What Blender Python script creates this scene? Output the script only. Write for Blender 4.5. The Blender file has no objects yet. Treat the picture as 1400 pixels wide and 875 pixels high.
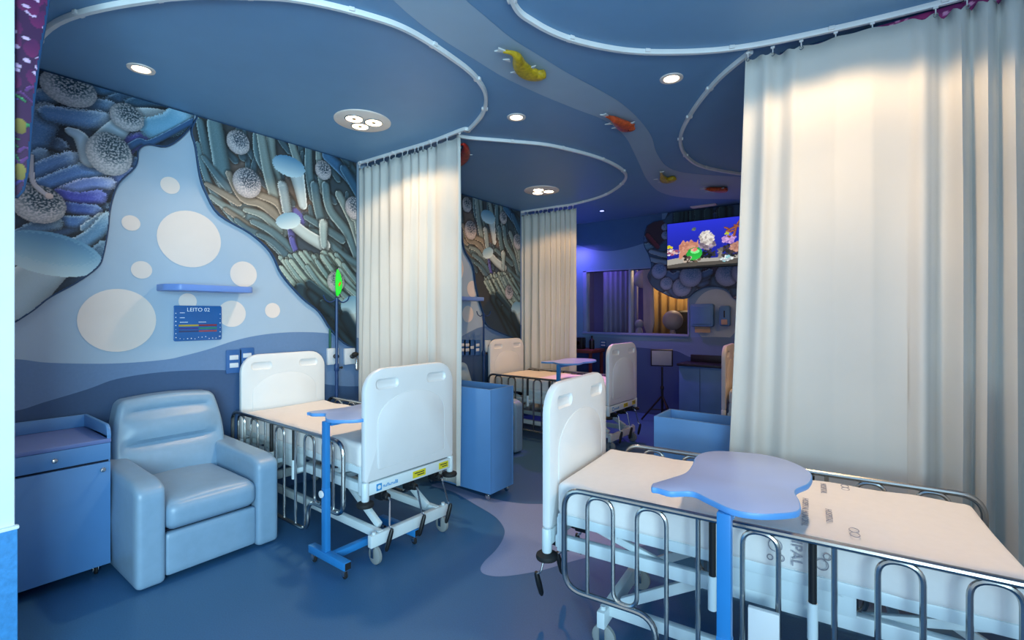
import bpy, bmesh, math, random
import numpy as np
from mathutils import Vector, Matrix
random.seed(7); rng = np.random.default_rng(5)
SC = bpy.context.scene; COL = SC.collection
PI = math.pi; R = math.radians
# ------------------------------------------------------------------ camera model (metres, world axes = room axes)
F = 655.0; AL = math.atan(490/655); SA, CA = math.sin(AL), math.cos(AL); EYE = 1.45
CEIL = 2.9; WL = -3.94; YB = 6.8
def ray(x, y):
    u = (x-700)/F; v = (430-y)/F
    return (u*CA-SA, u*SA+CA, v)
def on_z(x, y, z):
    r = ray(x, y); t = (z-EYE)/r[2]; return (r[0]*t, r[1]*t)
def on_x(x, y, X=WL):
    r = ray(x, y); t = X/r[0]; return (r[1]*t, EYE+r[2]*t)
def on_y(x, y, Y=YB):
    r = ray(x, y); t = Y/r[1]; return (r[0]*t, EYE+r[2]*t)
cam = bpy.data.objects.new('camera', bpy.data.cameras.new('camera')); COL.objects.link(cam)
cam.location = (0, 0, EYE); cam.rotation_euler = (PI/2, 0, AL)
cam.data.sensor_width = 36; cam.data.lens = F/1400*36; cam.data.shift_y = -7.5/1400; cam.data.clip_start = .02
SC.camera = cam

# ------------------------------------------------------------------ materials
def lin(c): return tuple((x/12.92 if x <= .04045 else ((x+.055)/1.055)**2.4) for x in c)
def hexc(h): return lin(tuple(int(h[i:i+2], 16)/255 for i in (0, 2, 4)))
def mat(name, col, rough=.5, metal=0., var=.06, nscale=6., bump=0., bscale=200., coat=0., emit=None, spec=.5, sheen=0.):
    m = bpy.data.materials.new(name); m.use_nodes = True; nt = m.node_tree; b = nt.nodes['Principled BSDF']
    c = hexc(col) if isinstance(col, str) else col
    tc = nt.nodes.new('ShaderNodeTexCoord')
    n = nt.nodes.new('ShaderNodeTexNoise'); n.inputs['Scale'].default_value = nscale; n.inputs['Detail'].default_value = 4
    nt.links.new(tc.outputs['Object'], n.inputs['Vector'])
    r = nt.nodes.new('ShaderNodeValToRGB'); e = r.color_ramp.elements
    e[0].position = .3; e[1].position = .7
    e[0].color = (*[x*(1-var) for x in c], 1); e[1].color = (*[min(1, x*(1+var)) for x in c], 1)
    nt.links.new(n.outputs['Fac'], r.inputs['Fac']); nt.links.new(r.outputs['Color'], b.inputs['Base Color'])
    b.inputs['Roughness'].default_value = rough; b.inputs['Metallic'].default_value = metal
    b.inputs['Specular IOR Level'].default_value = spec
    if coat: b.inputs['Coat Weight'].default_value = coat; b.inputs['Coat Roughness'].default_value = .15
    if sheen: b.inputs['Sheen Weight'].default_value = sheen
    if bump:
        n2 = nt.nodes.new('ShaderNodeTexNoise'); n2.inputs['Scale'].default_value = bscale; n2.inputs['Detail'].default_value = 3
        nt.links.new(tc.outputs['Object'], n2.inputs['Vector'])
        bp = nt.nodes.new('ShaderNodeBump'); bp.inputs['Strength'].default_value = bump; bp.inputs['Distance'].default_value = .004
        nt.links.new(n2.outputs['Fac'], bp.inputs['Height']); nt.links.new(bp.outputs['Normal'], b.inputs['Normal'])
    if emit:
        b.inputs['Emission Color'].default_value = (*hexc(emit[0]), 1); b.inputs['Emission Strength'].default_value = emit[1]
    return m
def attr_mat(name, rough=.5, emit=0., bump=0.):
    m = bpy.data.materials.new(name); m.use_nodes = True; nt = m.node_tree; b = nt.nodes['Principled BSDF']
    a = nt.nodes.new('ShaderNodeVertexColor'); a.layer_name = 'print'
    b.inputs['Roughness'].default_value = rough
    if emit:
        b.inputs['Base Color'].default_value = (.01, .01, .012, 1)
        nt.links.new(a.outputs['Color'], b.inputs['Emission Color']); b.inputs['Emission Strength'].default_value = emit
    else:
        nt.links.new(a.outputs['Color'], b.inputs['Base Color'])
    return m
M = dict(
 wall=mat('wall_paint', 'a2b9d0', .55, var=.02), wave=mat('wave_paint', '6383ad', .5, var=.03, nscale=60), deep=mat('deep_wave_paint', '36557f', .5, var=.03, nscale=60),
 bubble=mat('bubble_paint', 'e0d6d2', .6, var=.02), ceil=mat('ceiling_paint', '6b98c0', .5, var=.02), river=mat('ceiling_river_paint', '9ab5cc', .5, var=.02),
 floor=mat('floor_vinyl', '34638f', .38, var=.12, nscale=160), floorl=mat('floor_light_vinyl', '7f93bd', .4, var=.07, nscale=160),
 column=mat('column_paint', 'dceaf0', .6, var=.02), dado=mat('dado_paint', '3f8ac8', .5, var=.12, nscale=60, bump=.3, bscale=90),
 back=mat('back_wall_paint', '6a90bc', .55, var=.03), backup=mat('back_wall_upper_paint', '3d6396', .55, var=.03),
 cab=mat('blue_laminate', '5c91cb', .38, var=.03), cabtop=mat('laminate_top', '6d83bd', .4, var=.03), gap=mat('dark_gap', '10203a', .8),
 chair=mat('blue_leatherette', '84a3be', .34, var=.04, nscale=20, bump=.15, bscale=300),
 white=mat('white_plastic', 'e4e6e8', .3, var=.015), frame=mat('white_enamel', 'd3e2e8', .35, var=.02), steel=mat('stainless_steel', 'b4b4b2', .22, 1., var=.05, nscale=12),
 chrome=mat('chrome', 'cfcfcf', .15, 1.), black=mat('black_plastic', '111317', .45), rubber=mat('grey_rubber', '8d9496', .6), blackrub=mat('black_rubber', '17191c', .7),
 sheet=mat('white_sheet', 'e9e6e4', .85, var=.015, nscale=30, bump=.1, bscale=60), ink=mat('sheet_print', '9c9aa4', .8),
 curtain=mat('curtain_cloth', 'cfcfcb', .85, var=.02, nscale=3, bump=.12, bscale=500, spec=.2), track=mat('white_track', 'dfe3e6', .4),
 tblue=mat('table_blue_enamel', '2a7fc4', .35), ttop=mat('table_laminate_warm_lit', '9fb4e2', .3, var=.02), tedge=mat('table_laminate_cool_lit', '5f9cdc', .4),  # one laminate: warm-lit top and cooler-lit edge put into two colours
 shelf=mat('shelf_laminate', '6c8ed2', .4), board=mat('sign_acrylic', '2a62a2', .25, var=.05), plate=mat('outlet_plate', '2d5f9e', .45), switch=mat('outlet_white', 'cdd6e0', .4),
 lampw=mat('lamp_plate', 'e8dcd4', .5), lampe=mat('lamp_glow', 'ffe9c8', .5, emit=('ffe2b8', 7.)), lampb=mat('blue_lamp_glow', '8090ff', .5, emit=('8a9aff', 10.)),
 yellow=mat('yellow_label', 'd8cc2e', .5), logo=mat('logo_blue', '2f8fd0', .5), wtext=mat('white_lettering', 'dfe8f2', .6),
 pole=mat('dark_blue_enamel', '123a70', .4), green=mat('green_acrylic_glow', '2fdc3a', .25, emit=('22c832', .25)), orange=mat('orange_print', 'd87a20', .4), hoseg=mat('green_hose', '1d5a4a', .5),  # green acrylic's fluorescent look is added as faint emission
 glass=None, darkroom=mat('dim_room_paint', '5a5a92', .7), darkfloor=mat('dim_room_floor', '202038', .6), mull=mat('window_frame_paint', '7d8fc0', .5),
 fishy=mat('yellow_fish_scales', 'b89a1e', .35, var=.35, nscale=40), fisho=mat('orange_fish_scales', 'c5512a', .35, var=.35, nscale=40), fishr=mat('red_fish_scales', 'b0281c', .35, var=.5, nscale=14), fin=mat('pale_fin', 'c9cdd0', .4),
 edge=mat('mural_edge', '1c3f66', .5), tan=mat('tan_wood', '9a6a4a', .6), redwood=mat('red_wood', '6a3528', .5), dgrey=mat('dark_worktop', '1a1e28', .4), pgrey=mat('pale_diffuser', '9aa0b4', .5),
 disp=mat('dispenser_blue', '4f7fb4', .35), paper=mat('paper_towel', 'b9a48e', .8), pink=mat('pink_print', '9c2a66', .5), balloon=mat('pale_globe', 'b8aab0', .5),
 brass=mat('brass_fixing', 'a3875e', .35, 1.), murp=attr_mat('mural_print', .5), tvp=attr_mat('screen_picture', .3, emit=.95))
gm = bpy.data.materials.new('clear_glass'); gm.use_nodes = True; nt = gm.node_tree
for n in list(nt.nodes):
    if n.type == 'BSDF_PRINCIPLED': nt.nodes.remove(n)
mx = nt.nodes.new('ShaderNodeMixShader'); tr = nt.nodes.new('ShaderNodeBsdfTransparent'); gl = nt.nodes.new('ShaderNodeBsdfGlossy'); fr = nt.nodes.new('ShaderNodeFresnel')
tr.inputs['Color'].default_value = (.9, .92, .97, 1); gl.inputs['Roughness'].default_value = .02
nt.links.new(fr.outputs[0], mx.inputs[0]); nt.links.new(tr.outputs[0], mx.inputs[1]); nt.links.new(gl.outputs[0], mx.inputs[2])
nt.links.new(mx.outputs[0], nt.nodes['Material Output'].inputs[0]); M['glass'] = gm

# ------------------------------------------------------------------ mesh helpers
def add_geo(bm, verts, faces, mi=0, smooth=False):
    vs = [bm.verts.new(v) for v in verts]
    for f in faces:
        try:
            fc = bm.faces.new([vs[i] for i in f]); fc.material_index = mi; fc.smooth = smooth
        except ValueError: pass
    return vs
def box(bm, x0, x1, y0, y1, z0, z1, mi=0, bev=0., seg=2, mtx=None):
    t = bmesh.new()
    r = bmesh.ops.create_cube(t, size=1)
    for v in t.verts: v.co = Vector(((x0+x1)/2+v.co.x*(x1-x0), (y0+y1)/2+v.co.y*(y1-y0), (z0+z1)/2+v.co.z*(z1-z0)))
    if bev: bmesh.ops.bevel(t, geom=t.edges[:]+t.verts[:], offset=bev, segments=seg, profile=.5, affect='EDGES')
    merge(bm, t, mi, mtx)
def merge(bm, t, mi=0, mtx=None, keep=False):
    if mtx is not None: bmesh.ops.transform(t, matrix=mtx, verts=t.verts)
    t.verts.index_update()
    vs = [bm.verts.new(v.co) for v in t.verts]
    for f in t.faces:
        try:
            n = bm.faces.new([vs[v.index] for v in f.verts]); n.material_index = f.material_index if keep else mi; n.smooth = f.smooth
        except ValueError: pass
    t.free()
def frame_of(d):
    d = Vector(d).normalized(); a = Vector((0, 0, 1)) if abs(d.z) < .9 else Vector((1, 0, 0))
    x = d.cross(a).normalized(); return x, d.cross(x).normalized(), d
def tube(bm, path, r, n=8, mi=0, closed=False, caps=True):
    P = [Vector(p) for p in path]; rs = r if isinstance(r, (list, tuple)) else [r]*len(P)
    rings = []; x = None
    for i, p in enumerate(P):
        if closed: d = (P[(i+1) % len(P)]-P[i-1])
        else: d = P[min(i+1, len(P)-1)]-P[max(i-1, 0)]
        d.normalize()
        if x is None: x, y, _ = frame_of(d)
        else:
            x = (x-d*x.dot(d)).normalized(); y = d.cross(x)
        rings.append([bm.verts.new(p+(x*math.cos(2*PI*k/n)+y*math.sin(2*PI*k/n))*rs[i]) for k in range(n)])
    m = len(rings)
    for i in range(m if closed else m-1):
        a, b = rings[i], rings[(i+1) % m]
        for k in range(n):
            f = bm.faces.new((a[k], a[(k+1) % n], b[(k+1) % n], b[k])); f.smooth = True; f.material_index = mi
    if caps and not closed:
        for q, rv in ((rings[0], True), (rings[-1], False)):
            f = bm.faces.new(q[::-1] if rv else q); f.material_index = mi
def bar(bm, p0, p1, w, h, mi=0):           # rectangular tube between two points, w horizontal, h other
    p0, p1 = Vector(p0), Vector(p1); d = (p1-p0); L = d.length; d.normalize()
    x = d.cross(Vector((0, 0, 1)));
    if x.length < 1e-4: x = Vector((1, 0, 0))
    x.normalize(); y = x.cross(d)
    m = Matrix((( *x, 0), (*y, 0), (*d, 0), (0, 0, 0, 1))).transposed(); m.translation = p0
    box(bm, -w/2, w/2, -h/2, h/2, 0, L, mi, bev=min(w, h)*.14, seg=2, mtx=m)
def lathe(bm, prof, c=(0, 0, 0), axis='z', n=20, mi=0, smooth=True):
    rings = []
    for (r, h) in prof:
        ring = []
        for k in range(n):
            a = 2*PI*k/n; u, v = r*math.cos(a), r*math.sin(a)
            p = {'z': (u, v, h), 'x': (h, u, v), 'y': (v, h, u)}[axis]
            ring.append(bm.verts.new((p[0]+c[0], p[1]+c[1], p[2]+c[2])))
        rings.append(ring)
    for a, b in zip(rings, rings[1:]):
        for k in range(n):
            f = bm.faces.new((a[k], a[(k+1) % n], b[(k+1) % n], b[k])); f.smooth = smooth; f.material_index = mi
    for q, rv in ((rings[0], True), (rings[-1], False)):
        f = bm.faces.new(q[::-1] if rv else q); f.material_index = mi
def sphere(bm, c, r, mi=0, sc=(1, 1, 1), u=16, v=10):
    t = bmesh.new(); bmesh.ops.create_uvsphere(t, u_segments=u, v_segments=v, radius=r)
    for f in t.faces: f.smooth = True
    merge(bm, t, mi, Matrix.Translation(c) @ Matrix.Diagonal((*sc, 1)))
def prism(bm, poly, z0, z1, mi=0, bev=0., mtx=None, mi_side=None):     # 2-D polygon extruded along local z, rounded rim
    t = bmesh.new(); n = len(poly)
    A = sum(poly[i][0]*poly[(i+1) % n][1]-poly[(i+1) % n][0]*poly[i][1] for i in range(n))
    if A < 0: poly = poly[::-1]
    def inset(d):
        out = []
        for i in range(n):
            p, q, s = Vector(poly[i-1]), Vector(poly[i]), Vector(poly[(i+1) % n])
            e1, e2 = (q-p), (s-q)
            if e1.length < 1e-9 or e2.length < 1e-9: out.append(q); continue
            e1.normalize(); e2.normalize()
            n1, n2 = Vector((-e1.y, e1.x)), Vector((-e2.y, e2.x)); b = n1+n2
            if b.length < 1e-4: b = n1
            b.normalize(); out.append(q+b*d/max(.35, b.dot(n1)))
        return out
    lay = [(0, z0), (0, z1)] if not bev else [(bev, z0), (bev*.3, z0+bev*.3), (0, z0+bev), (0, z1-bev), (bev*.3, z1-bev*.3), (bev, z1)]
    rings = [[t.verts.new((p[0], p[1], z)) for p in inset(d)] for d, z in lay]
    for a, b in zip(rings, rings[1:]):
        for k in range(n):
            f = t.faces.new((a[k], a[(k+1) % n], b[(k+1) % n], b[k])); f.material_index = mi if mi_side is None else mi_side
    for q, up in ((rings[0], False), (rings[-1], True)):
        es = [t.edges.get((q[k], q[(k+1) % n])) for k in range(n)]
        g = bmesh.ops.triangle_fill(t, use_beauty=True, edges=es, normal=(0, 0, 1 if up else -1))
        for f in g['geom']:
            if isinstance(f, bmesh.types.BMFace): f.material_index = mi
    bmesh.ops.recalc_face_normals(t, faces=t.faces[:])
    merge(bm, t, mi, mtx, keep=True)
def flat_poly(bm, pts3, mi=0, nrm=None):
    vs = [bm.verts.new(p) for p in pts3]; n = len(vs)
    es = [bm.edges.new((vs[k], vs[(k+1) % n])) for k in range(n)]
    g = bmesh.ops.triangle_fill(bm, use_beauty=True, edges=es)
    for f in g['geom']:
        if isinstance(f, bmesh.types.BMFace):
            f.material_index = mi
            if nrm is not None:
                f.normal_update()
                if f.normal.dot(Vector(nrm)) < 0: f.normal_flip()
def rrect(x0, x1, y0, y1, r, n=6, rt=None):
    rt = r if rt is None else rt; out = []
    for cx, cy, a0, q in ((x1-r, y0+r, -90, r), (x1-rt, y1-rt, 0, rt), (x0+rt, y1-rt, 90, rt), (x0+r, y0+r, 180, r)):
        for k in range(n+1):
            a = R(a0+90*k/n); out.append((cx+q*math.cos(a), cy+q*math.sin(a)))
    return out
def cushion(bm, x0, x1, y0, y1, z0, z1, r, fn=None, n=16, mi=0):    # rounded box from fine grids; fn deforms each vertex
    c = Vector(((x0+x1)/2, (y0+y1)/2, (z0+z1)/2)); h = Vector(((x1-x0)/2, (y1-y0)/2, (z1-z0)/2)); vd = {}
    def V(p):
        k = tuple(round(q, 5) for q in p)
        if k not in vd:
            q = Vector((max(-h.x+r, min(h.x-r, p[0]*h.x)), max(-h.y+r, min(h.y-r, p[1]*h.y)), max(-h.z+r, min(h.z-r, p[2]*h.z))))
            d = Vector((p[0]*h.x, p[1]*h.y, p[2]*h.z))-q
            w = c+q+(d.normalized()*r if d.length > 1e-9 else d)
            vd[k] = bm.verts.new(fn(w, p) if fn else w)
        return vd[k]
    g = [math.sin(PI/2*(-1+2*i/n)) for i in range(n+1)]
    for ax in range(3):
        for s in (-1, 1):
            for i in range(n):
                for j in range(n):
                    q = []
                    for (a, b) in ((i, j), (i+1, j), (i+1, j+1), (i, j+1)):
                        p = [0, 0, 0]; p[ax] = s; p[(ax+1) % 3] = g[a]; p[(ax+2) % 3] = g[b]; q.append(V(p))
                    if s < 0: q = q[::-1]
                    f = bm.faces.new(q); f.smooth = True; f.material_index = mi
def smoothp(pts, n=8, closed=False):
    P = [Vector(p) for p in pts]; out = []; m = len(P)
    for i in range(m if closed else m-1):
        if closed: a, b, c, d = P[i-1], P[i], P[(i+1) % m], P[(i+2) % m]
        else: a, b, c, d = P[max(i-1, 0)], P[i], P[i+1], P[min(i+2, m-1)]
        for k in range(n):
            t = k/n
            out.append(.5*((2*b)+(-a+c)*t+(2*a-5*b+4*c-d)*t*t+(-a+3*b-3*c+d)*t**3))
    if not closed: out.append(P[-1])
    return [tuple(p) for p in out]
def fillet(pts, r, n=6, closed=False):
    P = [Vector(p) for p in pts]; m = len(P); out = []
    for i in range(m):
        if not closed and i in (0, m-1): out.append(tuple(P[i])); continue
        a, b, c = P[i-1], P[i], P[(i+1) % m]; u = (a-b); v = (c-b); L = min(r, u.length*.49, v.length*.49); u.normalize(); v.normalize()
        for k in range(n+1):
            t = k/n; out.append(tuple((b+u*L)*(1-t)**2+b*2*t*(1-t)+(b+v*L)*t*t))
    return out
def obj(name, bm, mats, parent=None, angle=35, mods=None):
    me = bpy.data.meshes.new(name); bm.normal_update(); bm.to_mesh(me); bm.free()
    for m in (mats if isinstance(mats, (list, tuple)) else [mats]): me.materials.append(m)
    me.polygons.foreach_set('use_smooth', [True]*len(me.polygons)); me.set_sharp_from_angle(angle=R(angle))
    o = bpy.data.objects.new(name, me); COL.objects.link(o)
    if parent: o.parent = parent
    return o
def thing(name, label, cat, loc=(0, 0, 0), rz=0, group=None):
    o = bpy.data.objects.new(name, None); COL.objects.link(o); o.empty_display_size = .1
    o.location = loc; o.rotation_euler = (0, 0, rz); o['label'] = label; o['category'] = cat
    group = group or GROUPS.get(name)
    if group: o['group'] = group
    return o
GROUPS = dict(hospital_bed='hospital beds of the ward', armchair='blue armchairs beside the beds', overbed_table='overbed tables', trolley_cabinet='blue trolley cabinets', privacy_curtain='privacy curtains',
    curtain_track='ceiling curtain tracks', wall_shelf='wall shelves over the beds', koi_ornament='koi on the ceiling stream', downlight='recessed downlights', cluster_ceiling_light='three-lamp ceiling lights', coral_mural_panel='coral mural panels', gas_outlet='medical gas outlets', iv_pole='iv poles')
def tag(o, label, cat, group=None):
    o['label'] = label; o['category'] = cat
    if group: o['group'] = group
    return o
def struct(name, bm, mats, parent=None, **k):
    o = obj(name, bm, mats, parent, **k)
    if parent is None: o['kind'] = 'structure'
    return o
def dup(root, loc, rz=None, label=None):
    def cp(o, par):
        c = o.copy(); COL.objects.link(c)
        if par: c.parent = par
        for ch in list(o.children): cp(ch, c)
        return c
    r = cp(root, None); r.location = loc
    if rz is not None: r.rotation_euler = (0, 0, rz)
    if label: r['label'] = label
    return r
def text(name, s, size, m, parent, mtx, ext=.0006, align='CENTER'):
    cu = bpy.data.curves.new(name, 'FONT'); cu.body = s; cu.size = size; cu.extrude = ext; cu.align_x = align; cu.align_y = 'CENTER'
    o = bpy.data.objects.new(name+'_c', cu); COL.objects.link(o); bpy.context.view_layer.update()
    dg = bpy.context.evaluated_depsgraph_get(); me = bpy.data.meshes.new_from_object(o.evaluated_get(dg))
    bpy.data.objects.remove(o); bpy.data.curves.remove(cu); me.name = name; me.transform(mtx); me.materials.clear(); me.materials.append(m)
    q = bpy.data.objects.new(name, me); COL.objects.link(q)
    if parent: q.parent = parent
    return q
def basis(x, y, o):
    x, y = Vector(x).normalized(), Vector(y).normalized(); z = x.cross(y)
    m = Matrix((( *x, 0), (*y, 0), (*z, 0), (0, 0, 0, 1))).transposed(); m.translation = o; return m
B = bmesh.new

# ------------------------------------------------------------------ printed pictures (colour grids)
def h3(h): return np.array([int(h[i:i+2], 16)/255 for i in (0, 2, 4)])
class Print:
    def __init__(s, u0, u1, v0, v1, d, bg='1a2c3c'):
        s.u = np.arange(u0, u1+d/2, d); s.v = np.arange(v0, v1+d/2, d); s.d = d
        s.U, s.V = np.meshgrid(s.u, s.v); s.img = np.zeros(s.U.shape+(3,)); s.img[:] = h3(bg); s.prep()
    def field(s, fine, coarse):
        # band-passed random field about 0 with unit deviation; sizes in metres
        w = rng.standard_normal(s.U.shape); f = np.fft.rfft2(w); fy = np.fft.fftfreq(w.shape[0])[:, None]/s.d; fx = np.fft.rfftfreq(w.shape[1])[None, :]/s.d
        k2 = fx*fx+fy*fy; g = np.fft.irfft2(f*(np.exp(-k2*(fine*2.2)**2)-np.exp(-k2*(coarse*2.2)**2)), s=w.shape); return g/g.std()
    def prep(s, fine=.0035, coarse=.012):
        s.maze = s.field(fine, coarse); s.maze2 = s.field(.0052, .016); s.grain = s.field(.0015, .03); return s
    def win(s, u0, u1, v0, v1):
        i0, i1 = np.searchsorted(s.u, [u0, u1]); j0, j1 = np.searchsorted(s.v, [v0, v1])
        return (slice(j0, j1), slice(i0, i1))
    def tube(s, pts, r0, r1, body, rim, fuzz=0., edge=.45, tip=0.):
        P = np.array(smoothp([(p[0], p[1], 0) for p in pts], 6))[:, :2]; rm = max(r0, r1)*1.5
        w = s.win(P[:, 0].min()-rm, P[:, 0].max()+rm, P[:, 1].min()-rm, P[:, 1].max()+rm); U, V = s.U[w], s.V[w]
        if U.size == 0: return
        best = np.full(U.shape, 9.); sg = np.zeros(U.shape); tt = np.zeros(U.shape); n = len(P)-1
        for i in range(n):
            a, b = P[i], P[i+1]; e = b-a; L2 = e@e+1e-12
            t = np.clip(((U-a[0])*e[0]+(V-a[1])*e[1])/L2, 0, 1)
            dx, dy = U-a[0]-t*e[0], V-a[1]-t*e[1]; g = (i+t)/n; rr = r0+(r1-r0)*g
            q = np.sqrt(dx*dx+dy*dy)/rr; k = q < best
            best[k] = q[k]; sg[k] = np.sign(e[0]*dy-e[1]*dx)[k]; tt[k] = g[k]
        if fuzz: best = best+fuzz*s.maze[w]
        im = s.img[w]; sh = (best >= 1) & (best < 1.7); im[sh] *= (.6+.4*(best[sh]-1)/.7)[:, None]
        k = best < 1; q = best[k]; side = np.clip(.5+.5*q*sg[k], 0, 1)
        f = np.clip((q-.62)/.36, 0, 1)**1.3*(.35+.65*side)+tip*np.clip((tt[k]-.55)/.45, 0, 1)**1.5*.75; f = np.clip(f+.10*s.grain[w][k]*(.4+tip), 0, 1)
        c = h3(body)*(1-f[:, None])+h3(rim)*f[:, None]; c *= (1-edge*(1-side)*q**2)[:, None]
        im[k] = np.clip(c, 0, 1); s.img[w] = im
    def ball(s, c, ru, rv, dark, pale, lab=150., dome=.5):
        w = s.win(c[0]-ru*1.4, c[0]+ru*1.4, c[1]-rv*1.4, c[1]+rv*1.4); U, V = s.U[w], s.V[w]
        if U.size == 0: return
        x, y = (U-c[0])/ru, (V-c[1])/rv; q = np.sqrt(x*x+y*y); im = s.img[w]
        sh = (q >= 1) & (q < 1.25); im[sh] *= (.68+.32*(q[sh]-1)/.25)[:, None]
        k = q < 1
        lb = 1/(1+np.exp(-4*(s.maze2[w]-.25)))
        q2 = np.clip(np.sqrt((x-.15)**2+(y-.35)**2), 0, 1.4)
        f = np.clip(q2/1.15, 0, 1)**1.6; f0 = np.clip((q2-.3)/.75, 0, 1); f0 = f0*f0*(3-2*f0)*.82; f = np.clip(f0+(lb*.95-.08)*(1-f0*.85), 0, 1)
        col = h3(dark)*(1-f[..., None])+h3(pale)*f[..., None]; im[k] = np.clip(col[k]*(.8+.2*(1-q[k]**4))[:, None], 0, 1); s.img[w] = im
    def blob(s, c, ru, rv, ca, cb, ang=0., noise=0.):
        m = max(ru, rv)*1.1; w = s.win(c[0]-m, c[0]+m, c[1]-m, c[1]+m); U, V = s.U[w], s.V[w]
        if U.size == 0: return
        dx, dy = U-c[0], V-c[1]; x = (dx*math.cos(ang)+dy*math.sin(ang))/ru; y = (-dx*math.sin(ang)+dy*math.cos(ang))/rv; q = np.sqrt(x*x+y*y)
        if noise: q = q+noise*np.sin(U*220)*np.sin(V*260)
        k = q < 1; im = s.img[w]; f = np.clip(.5+.5*y, 0, 1)[k]
        im[k] = h3(ca)*(1-f[:, None])+h3(cb)*f[:, None]; s.img[w] = im
    def mesh(s, to3, outline=None, flip=False):
        """grid cells inside outline -> bmesh with colour layer 'print'"""
        nv, nu = s.U.shape; ins = np.ones((nv, nu), bool)
        if outline is not None:
            ins[:] = False; O = np.array(outline); n = len(O)
            for i in range(n):
                (x0, y0), (x1, y1) = O[i], O[(i+1) % n]
                if y0 == y1: continue
                c = ((y0 > s.V) != (y1 > s.V)) & (s.U < (x1-x0)*(s.V-y0)/(y1-y0)+x0); ins ^= c
        idx = -np.ones((nv, nu), int); cell = ins[:-1, :-1] & ins[1:, :-1] & ins[:-1, 1:] & ins[1:, 1:]
        use = np.zeros((nv, nu), bool); use[:-1, :-1] |= cell; use[1:, :-1] |= cell; use[:-1, 1:] |= cell; use[1:, 1:] |= cell
        idx[use] = np.arange(use.sum()); uu, vv = s.U[use], s.V[use]
        verts = [to3(a, b) for a, b in zip(uu, vv)]
        J, I = np.nonzero(cell)
        fs = np.stack([idx[J, I], idx[J, I+1], idx[J+1, I+1], idx[J+1, I]], 1)
        if flip: fs = fs[:, ::-1]
        im = s.img[use]; im = np.where(im <= .04045, im/12.92, ((im+.055)/1.055)**2.4)
        return verts, fs.tolist(), im
def print_obj(name, data, m, parent):
    verts, fs, im = data; me = bpy.data.meshes.new(name); me.from_pydata(verts, [], fs)
    a = me.color_attributes.new('print', 'FLOAT_COLOR', 'POINT'); buf = np.ones((len(verts), 4)); buf[:, :3] = im
    a.data.foreach_set('color', buf.ravel()); me.materials.append(m); me.update()
    o = bpy.data.objects.new(name, me); COL.objects.link(o)
    if parent: o.parent = parent
    return o
#@@PART2
# ================================================================== THE SETTING
YEND = YB+2.2
bm = B(); FX0, FX1, FY0 = -3.99, 3.2, -3.2
add_geo(bm, [(FX0, FY0, 0), (FX1, FY0, 0), (FX1, YB, 0), (FX0, YB, 0), (FX0, FY0, -.1), (FX1, FY0, -.1), (FX1, YB, -.1), (FX0, YB, -.1)],
        [(0, 1, 2, 3), (7, 6, 5, 4), (0, 4, 5, 1), (1, 5, 6, 2), (2, 6, 7, 3), (3, 7, 4, 0)])
fl = [(590, 664), (618, 672), (650, 690), (676, 706), (689, 722), (688, 736), (678, 752), (662, 768), (657, 779), (665, 786), (690, 788), (740, 780), (800, 763), (900, 742), (1000, 720), (1000, 690), (900, 676), (800, 684), (745, 689), (700, 687), (660, 678), (630, 668), (606, 660)]
pts = smoothp([(*on_z(x, y, 0), .0008) for x, y in fl], 5, True)
flat_poly(bm, pts, 1, (0, 0, 1))
struct('floor', bm, [M['floor'], M['floorl']])

bm = B()
add_geo(bm, [(FX0, FY0, CEIL), (FX1, FY0, CEIL), (FX1, YB+.1, CEIL), (FX0, YB+.1, CEIL), (FX0, FY0, CEIL+.1), (FX1, FY0, CEIL+.1), (FX1, YB+.1, CEIL+.1), (FX0, YB+.1, CEIL+.1)],
        [(3, 2, 1, 0), (4, 5, 6, 7), (1, 5, 4, 0), (2, 6, 5, 1), (3, 7, 6, 2), (0, 4, 7, 3)])
lo = [(538, 0), (568, 27), (610, 57), (649, 81), (688, 105), (739, 129), (790, 150), (827, 164.5), (855, 187), (872, 219.4), (885.7, 247), (906, 264), (947, 271), (1012, 272.5)]
up = [(637, 0), (664, 22.5), (700, 52.5), (739, 76.5), (775, 99), (820, 123), (851, 142), (875, 164.5), (891, 187), (897.7, 209), (913, 228), (940.5, 236.5), (1012, 241.7)]
L1 = [Vector((*on_z(x, y, CEIL), 0)) for x, y in lo]; L2 = [Vector((*on_z(x, y, CEIL), 0)) for x, y in up]
def ext(L): return [L[0]+(L[0]-L[1])*k for k in (4.5, 3, 1.5)]+L+[L[-1]+(L[-1]-L[-2]).normalized()*k for k in (.5, 1.)]
L1, L2 = smoothp(ext(L1), 5), smoothp(ext(L2), 5)
def resample(L, n):
    P = [Vector(p) for p in L]; d = [0]
    for a, b in zip(P, P[1:]): d.append(d[-1]+(b-a).length)
    out = []
    for i in range(n):
        t = d[-1]*i/(n-1); k = 0
        while k < len(d)-2 and d[k+1] < t: k += 1
        f = (t-d[k])/max(1e-9, d[k+1]-d[k]); out.append(P[k].lerp(P[k+1], f))
    return out
L1, L2 = resample(L1, 70), resample(L2, 70)
v = [(p.x, p.y, CEIL-.0015) for p in L1]+[(p.x, p.y, CEIL-.0015) for p in L2]
add_geo(bm, v, [(i, i+1, 71+i, 70+i) for i in range(69)], 1)
bmesh.ops.recalc_face_normals(bm, faces=bm.faces[:])
struct('ceiling', bm, [M['ceil'], M['river']])

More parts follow.
